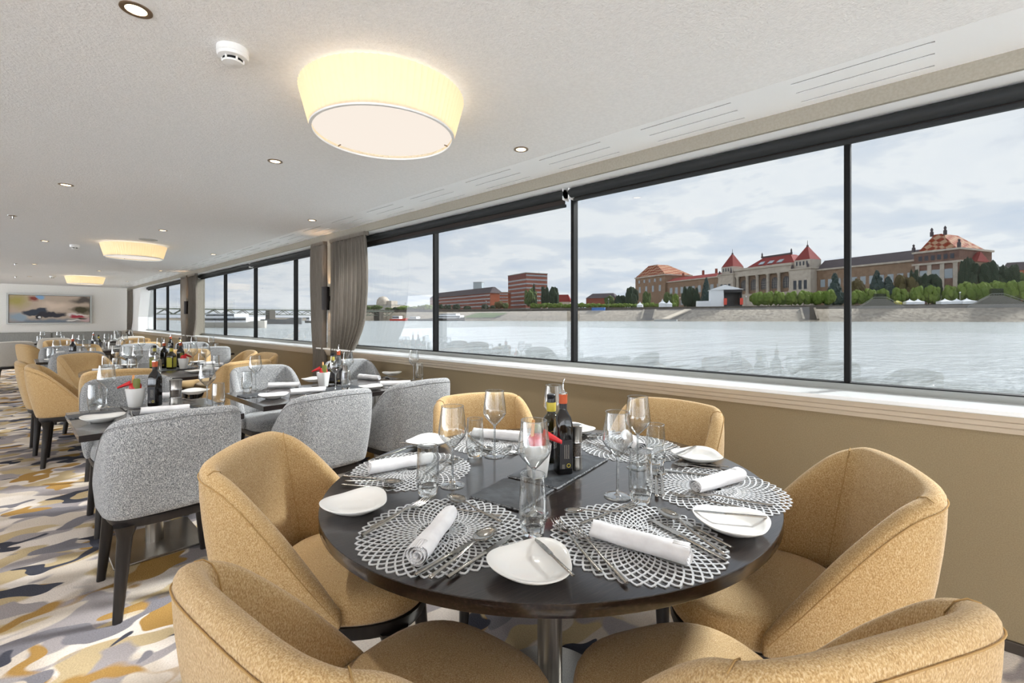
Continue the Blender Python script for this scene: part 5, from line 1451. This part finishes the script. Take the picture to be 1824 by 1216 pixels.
# ---- trees
def lump(seed, blobs, jit=0.22):
    import bmesh
    rnd = random.Random(seed)
    bm = bmesh.new(); bmesh.ops.create_icosphere(bm, subdivisions=2, radius=1.0)
    base = [v.co.copy() for v in bm.verts]; faces = [tuple(v.index for v in f.verts) for f in bm.faces]; bm.free()
    mb = MB()
    for cx, cy, cz, r in blobs:
        mb.add([tuple(Vector((cx, cy, cz)) + c * r * (1 + rnd.uniform(-jit, jit))) for c in base], faces)
    return mb
def crown_blobs(seed, n):
    rnd = random.Random(seed); out = []
    for _ in range(n):
        t, u = rnd.uniform(0, 6.28), rnd.uniform(-0.75, 0.8)
        q = 0.62 * math.sqrt(1 - u * u) * rnd.uniform(0.5, 1)
        out.append((q * math.cos(t), q * math.sin(t), 0.58 + 0.36 * u, rnd.uniform(0.16, 0.30)))
    return out
def tree_proto(kind, mat):
    o = thing('tree', 'x', 'tree')
    if kind == 'round':
        lump(len(mat), crown_blobs(len(mat), 34)).build('crown', M[mat], o, smooth=0)
        MB().tube([(0, 0, -0.02), (0.01, 0, 0.25), (0, 0.01, 0.5)], [0.04, 0.03, 0.02], 8).build('trunk', M['bark'], o)
    else:
        rnd = random.Random(9); bl = []
        for k in range(46):
            z = 0.12 + 0.85 * k / 46; q = 0.28 * (1 - z) + 0.02; t = rnd.uniform(0, 6.28)
            bl.append((q * math.cos(t) * 0.8, q * math.sin(t) * 0.8, z, 0.05 + 0.16 * (1 - z)))
        lump(11, bl, 0.28).build('crown', M[mat], o, smooth=0)
        MB().tube([(0, 0, -0.02), (0, 0, 0.5)], [0.03, 0.02], 8).build('trunk', M['bark'], o)
    return Kind(o)
TR = {'light': tree_proto('round', 'leaf_light'), 'mid': tree_proto('round', 'leaf_mid'), 'dark': tree_proto('round', 'leaf_dark'), 'brown': tree_proto('round', 'leaf_brown'), 'fir': tree_proto('fir', 'leaf_blue'), 'poplar': tree_proto('fir', 'leaf_dark')}
trnd = random.Random(77)
ORD = ['first', 'second', 'third', 'fourth', 'fifth', 'sixth', 'seventh', 'eighth', 'ninth', 'tenth', 'eleventh', 'twelfth', 'thirteenth', 'fourteenth', 'fifteenth', 'sixteenth', 'seventeenth', 'eighteenth', 'nineteenth', 'twentieth',
       'twenty first', 'twenty second', 'twenty third', 'twenty fourth', 'twenty fifth', 'twenty sixth', 'twenty seventh']
def tree(kind, px, ytop, f, wpx, label, group):
    h = zat(ytop, f) - GZ
    w = wpx * f / F
    x, y = far(px, f)
    sx = w / (0.62 if kind in ('fir', 'poplar') else 1.55)
    TR[kind].put((x, y, GZ), trnd.uniform(0, 6.28), label, group, (sx, sx, h))
# trees along the left bank up to the tower block
for i, (px, yt, k, w) in enumerate(((652, 545, 'mid', 22), (672, 544, 'mid', 20), (693, 548, 'mid', 16), (706, 547, 'dark', 14), (720, 545, 'light', 24), (737, 546, 'mid', 20), (752, 544, 'mid', 22), (763, 543, 'light', 18))):
    tree(k, px, yt, bf(px, 60), w, ORD[i] + ' tree from the bridge end in the clump left of the brick building', 'trees on the left bank')
for i, (px, yt, k, w) in enumerate(((783, 542, 'dark', 17), (797, 543, 'dark', 16), (813, 542, 'dark', 18), (832, 545, 'dark', 15), (864, 542, 'dark', 17), (878, 544, 'dark', 14))):
    tree(k, px, yt, bf(px, 45), w, ORD[i] + ' round dark tree from the left before the long brick building', 'trees before the brick building')
for px, yt, k, w, lab in ((889, 537, 'brown', 17, 'yellowish tree at the right end of the long brick building'), (900, 540, 'mid', 12, 'small green tree just left of the tower block'), (945, 516, 'mid', 26, 'big green tree in front of the tower block corner'),
                          (951, 505, 'poplar', 10, 'slim tall poplar in front of the tower block'), (971, 512, 'dark', 17, 'tall dark tree at the right edge of the tower block'), (987, 513, 'dark', 19, 'tall spreading tree right of the tower block')):
    tree(k, px, yt, bf(px, 40), w, lab, 'trees around the tower block')
for i in range(27):                                   # clipped light green row along the quay
    px = 950 + i * 9.6
    tree('light', px, 541 - 1.0 * (i / 26) + trnd.uniform(-1.2, 1.2), bf(px, 30), 12, ORD[i] + ' light green tree from the left in the low quay row before the stage', 'low quay row left of the stage')
for px, yt, k, w, lab in ((1125, 513, 'dark', 26, 'dark tree at the left end of the palace'), (1152, 521, 'mid', 16, 'tree in front of the left palace pavilion'), (1190, 522, 'mid', 17, 'tree in front of the left palace wing'), (1203, 525, 'light', 14, 'light tree left of the stage'),
                          (1224, 512, 'dark', 22, 'broad dark tree left of the stage'), (1238, 514, 'dark', 18, 'second broad dark tree beside the stage'), (1258, 494, 'fir', 18, 'tall dark fir behind the stage roof'), (1105, 527, 'dark', 22, 'dark tree beside the reddish hall'), (1085, 528, 'mid', 18, 'tree in front of the reddish hall')):
    tree(k, px, yt, bf(px, 60), w, lab, 'trees before the palace left wing')
for i, px in enumerate((1349, 1368, 1388, 1410, 1432, 1455, 1475, 1528, 1550, 1572, 1602, 1634, 1660, 1692)):
    yt = 523 - (px - 1349) / 343 * 12 + trnd.uniform(-1.5, 1.5)
    tree('light', px, yt, bf(px, 32), 25, ORD[i] + ' bright green round quay tree right of the stage, counting from the stage', 'bright quay row before the palace')
for i, px in enumerate((1722, 1746, 1772, 1796, 1818)):
    tree('light', px, 505 + trnd.uniform(-2, 2), bf(px, 32), 32, ORD[i] + ' bright green quay tree right of the palace pavilion', 'bright quay row at the right')
for px, yt, k, w, lab in ((1487, 486, 'fir', 24, 'tall blue fir left of the right black mullion'), (1525, 500, 'brown', 26, 'brown tree just right of the right black mullion'), (1562, 481, 'fir', 26, 'tall blue fir before the right palace wing'), (1582, 492, 'fir', 26, 'shorter blue fir before the right palace wing'),
                          (1612, 494, 'brown', 38, 'brown green tree before the right palace wing'), (1627, 484, 'dark', 18, 'dark tree top beside the right palace pavilion'), (1654, 491, 'dark', 38, 'dark tree in front of the right palace pavilion'), (1725, 464, 'dark', 34, 'tall dark tree at the right corner of the palace'),
                          (1744, 490, 'brown', 34, 'brown tree below the dark trees right of the palace'), (1765, 470, 'dark', 52, 'widest dark tree right of the palace'), (1795, 476, 'dark', 40, 'dark tree at the right edge of the photo'), (1818, 490, 'mid', 30, 'green tree cut off by the right edge of the photo')):
    tree(k, px, yt, bf(px, 48), w, lab, 'trees before the palace right wing')

# ---- stage, tents, stairs, landing stage on the quay
fs = bf(1285, 26)
o, Ln, a, u = frame('stage', 'white roofed open air stage with red banners in front of the palace', 'stage', (1266, fs + 3), (1322, fs - 3))
m = fs / F
zt = zat(510, fs) - GZ
MB().box(0, Ln * .42, 0, 12, 0, zt * .86).build('white_side', M['tent'], o, smooth=0)
mb = MB(); mb.add([(-1, -1, zt * .84), (Ln + 1, -1, zt * .84), (Ln + 1, 13, zt * .84), (-1, 13, zt * .84), (Ln * .45, -1, zt * 1.08), (Ln * .45, 13, zt * 1.08)], [(0, 1, 4), (3, 5, 2), (0, 4, 5, 3), (1, 2, 5, 4), (0, 3, 2, 1)])
mb.build('roof', M['tent'], o, smooth=0)
MB().box(Ln * .42, Ln, 11, 12, 0, zt * .84).build('back_cloth', M['black'], o, smooth=0)
MB().box(Ln * .97, Ln, 0, 12, 0, zt * .84).build('side_cloth', M['black'], o, smooth=0)
MB().box(Ln * .42, Ln, -0.8, 0, zt * .70, zt * .84).build('header', M['dark_label'], o, smooth=0)
MB().box(Ln * .42, Ln, 0, 11, 0, 1.4).build('deck', M['black'], o, smooth=0)
for q in (0.46, 0.97):
    MB().box(Ln * q - 1.0, Ln * q + 1.0, -1.2, -0.9, zt * .1, zt * .42).build('banner', M['bank_red'], o, smooth=0)
MB().box(-9, 0, 1, 10, 0, zt * .3).build('low_tent', M['tent'], o, smooth=0)
TK = None
def tent_proto():
    o = thing('tent', 'x', 'tent')
    mb = MB(); mb.add([(-1, -1, 0), (1, -1, 0), (1, 1, 0), (-1, 1, 0), (-1, -1, 1), (1, -1, 1), (1, 1, 1), (-1, 1, 1)], [(0, 1, 5, 4), (1, 2, 6, 5), (2, 3, 7, 6), (3, 0, 4, 7)])
    mb.build('walls', M['tent'], o, smooth=0)
    MB().loft([[(1.08 * s * a, 1.08 * s * b, z) for a, b in ((-1, -1), (1, -1), (1, 1), (-1, 1))] for s, z in ((1, 1.0), (0.45, 1.35), (0.12, 1.8), (0.02, 2.2))]).build('roof', M['tent'], o, smooth=0)
    return Kind(o)
TK = tent_proto()
for px, w, h, lab in ((1140, 5, 5, 'first small white peaked tent on the quay left of the stage'), (1180, 6, 7, 'second small white peaked tent on the quay left of the stage'), (1192, 5, 6, 'third small white peaked tent on the quay left of the stage')):
    f = bf(px, 22); x, y = far(px, f)
    TK.put((x, y, GZ), 0.4, lab, 'white tents on the quay', (w * f / F, w * f / F, h * f / F))
for px, w, h, lab in ((1620, 7, 6, 'left half of the white tent pair before the right palace wing'), (1635, 7, 6, 'right half of the white tent pair before the right palace wing'), (1683, 9, 6, 'white tent farther right, left of its wide neighbour'), (1704, 8, 6, 'white tent under the bright quay trees, middle one'), (1722, 10, 6, 'white tent nearest the large grey stairs')):
    f = bf(px, 21); x, y = far(px, f)
    TK.put((x, y, GZ), 0.4, lab, 'white tents on the quay', (w * f / F, w * f / F, h * f / F * .8))
def stairs(label, p0, p1, pt0, pt1, ytop):
    f = bf((p0 + p1) / 2, 17)
    o, Ln, a, u = frame('quay_stairs', label, 'stairs', (p0, bf(p0, 16.5)), (p1, bf(p1, 16.5)))
    xa, xb = x_at(a, u, pt0), x_at(a, u, pt1)
    zt = zat(ytop, f) - GZ
    prof = [(0, -2.4), (Ln, -2.4), (xb, zt * .55), (xa, zt * .55)]
    n = 4
    MB().add([(x, -1.2, z) for x, z in prof] + [(x, 1.0, z) for x, z in prof], [(0, 1, 2, 3), (7, 6, 5, 4)] + [(i, i + n, (i + 1) % n + n, (i + 1) % n) for i in range(n)]).build('body', M['stair_stone'], o, smooth=0)
    r = MB()
    for (ax, az), (bx, bz) in (((0, -2.4), (xa, zt * .55)), ((xa, zt * .55), (xb, zt * .55)), ((xb, zt * .55), (Ln, -2.4))):
        r.tube([(ax, -1.3, az + 0.9), (bx, -1.3, bz + 0.9)], 0.16, 6)
        for k in range(6):
            q = k / 5; r.tube([(ax + (bx - ax) * q, -1.3, az + (bz - az) * q), (ax + (bx - ax) * q, -1.3, az + (bz - az) * q + 0.9)], 0.08, 5)
    r.build('railing', M['concrete'], o)
    MB().box(xa, xb, -1.0, 0.8, zt * .55, zt).build('landing_booth', M['pane'], o, smooth=0)
stairs('grey double stairway up the quay wall right of the right black mullion', 1526, 1610, 1556, 1578, 523)
stairs('larger grey double stairway up the quay wall at the right edge', 1722, 1850, 1764, 1786, 514)
o, Ln, a, u = frame('landing_stage', 'grey landing ramp and pontoon at the water below the stage', 'landing stage', (1166, bf(1166, -3)), (1206, bf(1206, -3)))
for c in (o,): c.location.z = 0
MB().box(0, Ln, -3, 3, WZ - 0.2, 0.9).build('pontoon', M['concrete'], o, smooth=0)
MB().add([(Ln * .3, 0, 0.9), (Ln * .62, 0, 0.9), (Ln * 1.55, 16, 7.6), (Ln * 1.25, 16, 7.6), (Ln * .3, 0, 1.6), (Ln * .62, 0, 1.6), (Ln * 1.55, 16, 8.3), (Ln * 1.25, 16, 8.3)], [(0, 3, 2, 1), (4, 5, 6, 7), (0, 1, 5, 4), (1, 2, 6, 5), (2, 3, 7, 6), (3, 0, 4, 7)]).build('ramp', M['moulding'], o, smooth=0)
for px0, px1, lab in ((1431, 1452, 'recessed dark stairs in the stone slope left of the right black mullion'), (1146, 1164, 'recessed dark stairs in the stone slope left of the landing ramp')):
    o = thing('slope_stairs', lab, 'stairs', (0, 0, 0))
    s0, s1 = s_at(px0, 8), s_at(px1, 8)
    if s0 > s1: s0, s1 = s1, s0
    st = MB(); n = 14
    for k in range(n):
        d0, d1 = 2.2 + 11.6 * k / n, 2.2 + 11.6 * (k + 1) / n
        z1 = 0.6 + 7.0 * (k + 1) / n + 0.35
        st.add([bank(s0, d0, 0.3), bank(s1, d0, 0.3), bank(s1, d1, 0.3), bank(s0, d1, 0.3), bank(s0, d0, z1), bank(s1, d0, z1), bank(s1, d1, z1), bank(s0, d1, z1)], [(0, 3, 2, 1), (4, 5, 6, 7), (0, 1, 5, 4), (1, 2, 6, 5), (2, 3, 7, 6), (3, 0, 4, 7)])
    st.build('steps', M['wall_stone'], o, smooth=0)
    for sa in (s0 - 1.2, s1):
        MB().add([bank(sa, 2, 0.4), bank(sa + 1.2, 2, 0.4), bank(sa + 1.2, 14, 7.4), bank(sa, 14, 7.4), bank(sa, 2, 1.6), bank(sa + 1.2, 2, 1.6), bank(sa + 1.2, 14, 8.6), bank(sa, 14, 8.6)], [(0, 3, 2, 1), (4, 5, 6, 7), (0, 1, 5, 4), (1, 2, 6, 5), (2, 3, 7, 6), (3, 0, 4, 7)]).build('edge', M['stone'], o, smooth=0)
f = bf(1598, 21); x, y = far(1598, f); m_ = f / F
o = thing('tent', 'yellow tent on the quay beside the grey double stairway', 'tent', (x, y, GZ), 0.4)
MB().box(-6 * m_, 6 * m_, -5 * m_, 5 * m_, 0, 4 * m_).build('walls', M['oil_label'], o, smooth=0)
MB().loft([[(s_ * a_ * 6.4 * m_, s_ * b_ * 5.4 * m_, z_ * m_) for a_, b_ in ((-1, -1), (1, -1), (1, 1), (-1, 1))] for s_, z_ in ((1, 4), (0.5, 6), (0.05, 8))]).build('roof', M['oil_label'], o, smooth=0)
o, Ln, a, u = frame('container', 'blue container on the quay slope right of the second mullion', 'container', (1054, bf(1054, 15)), (1077, bf(1077, 15)))
o.location.z = 7.7
MB().box(0, Ln, 0, 2.5, 0, 2.4).build('box', principled('blue_container', (70, 120, 190), 0.6), o, smooth=0)
MB().box(-0.05, Ln + 0.05, -0.05, 2.55, 2.4, 2.55).build('lid', M['concrete'], o, smooth=0)
for px, lab in ((722, 'lamp post on the left bank'), (866, 'lamp post before the brick building'), (1084, 'lamp post in the low quay row'), (1211, 'lamp post beside the landing ramp'), (1329, 'lamp post right of the stage'), (1710, 'lamp post among the bright quay trees')):
    f = bf(px, 20); x, y = far(px, f)
    o = thing('lamp_post', lab, 'lamp post', (x, y, GZ), 0, 'lamp posts on the quay')
    MB().tube([(0, 0, 0), (0, 0, 6.5)], 0.14, 6).build('post', M['concrete'], o)
    MB().lathe([(0.3, 6.4), (0.5, 6.9), (0, 7.1)], 8).build('head', M['tent'], o)

# ---- boats and the bridge
def boat(label, A, B, wz_h, decks, hull_mat, deck_mat, width=5.0):
    o, Ln, a, u = frame('boat', label, 'boat', A, B, 'boats on the river')
    o.location.z = WZ
    h = wz_h
    rings = []
    for q, s in ((0, .55), (.06, .9), (.2, 1), (.8, 1), (.93, .7), (1.0, .08)):
        x = Ln * q; w = width / 2 * s; rise = h * (0.35 if q > .9 else 0)
        rings.append([(x, -w * .8 + width / 2, -0.5), (x, w * .8 + width / 2, -0.5), (x, w + width / 2, h + rise), (x, -w + width / 2, h + rise)])
    MB().loft(rings).build('hull', M[hull_mat], o, smooth=0)
    z = h
    for k, (q0, q1, dh) in enumerate(decks):
        c = MB().box(Ln * q0, Ln * q1, width * .12, width * .88, z, z + dh).build('cabin', M[deck_mat], o, smooth=0)
        MB().box(Ln * q0 + .1, Ln * q1 - .1, width * .115, width * .885, z + dh * .35, z + dh * .75).build('window_band', M['win_dark'], c, smooth=0)
        z += dh
    return o
boat('white and grey passenger boat in the left window group, right of the pale mullions', (352, 84), (456, 80), 0.95, ((.05, .80, 1.0), (.1, .6, .6)), 'pale', 'tent', 4)
boat('long dark barge beyond the passenger boat, left window group', (440, 150), (526, 142), 1.5, ((.02, .14, .8),), 'slate_edge', 'tent', 5)
boat('small motor boat beside the first pillar curtain', (541, 190), (556, 186), .9, ((.2, .6, 1.6),), 'slate', 'tent', 3)
f0 = bf(750, -14)
boat('blue and red tug at the left bank, left of the barges', (692, bf(692, -16)), (722, bf(722, -16)), 1.6, ((.2, .6, 2.6),), 'bank_red', 'tent', 6)
boat('low black barge at the left bank, left of the first mullion', (724, bf(724, -14)), (772, bf(772, -14)), 1.8, ((.1, .35, 1.8),), 'black', 'tent', 7)
boat('black hulled ship with white deckhouse right of the first mullion', (766, bf(766, -12)), (823, bf(823, -12)), 2.2, ((.15, .92, 2.4), (.3, .8, 1.4)), 'black', 'tent', 8)
a, b = (230, 296), (702, 424)
o, Ln, pa_, pu_ = frame('bridge', 'long steel truss bridge seen low across the river through the left windows', 'bridge', a, b)
o.location.z = 0
MB().box(0, Ln, 0, 9, 7.9, 8.8).build('deck', M['bridge'], o, smooth=0)
tr = MB()
n = int(Ln / 9)
for k in range(n):
    x0_, x1_ = Ln * k / n, Ln * (k + 1) / n
    xm = (x0_ + x1_) / 2
    for y in (0.6, 8.4):
        tr.tube([(x0_, y, 7.9), (xm, y, 4.6)], 0.28, 5); tr.tube([(xm, y, 4.6), (x1_, y, 7.9)], 0.28, 5)
        if k < n - 1: tr.tube([(xm, y, 4.6), (x1_ + Ln / n / 2, y, 4.6)], 0.28, 5)
tr.build('truss', M['bridge'], o)
rl = MB()
rl.box(0, Ln, 0.1, 0.2, 9.6, 9.75)
for k in range(n * 2): rl.box(Ln * k / n / 2 - .06, Ln * k / n / 2 + .06, 0.1, 0.2, 8.8, 9.7)
rl.build('railing', M['concrete'], o, smooth=0)
for q in (0.18, 0.45, 0.72, 0.93):
    MB().box(Ln * q - 2, Ln * q + 2, -1, 10, -1, 7.9).build('pier', M['wall_stone'], o, smooth=0)
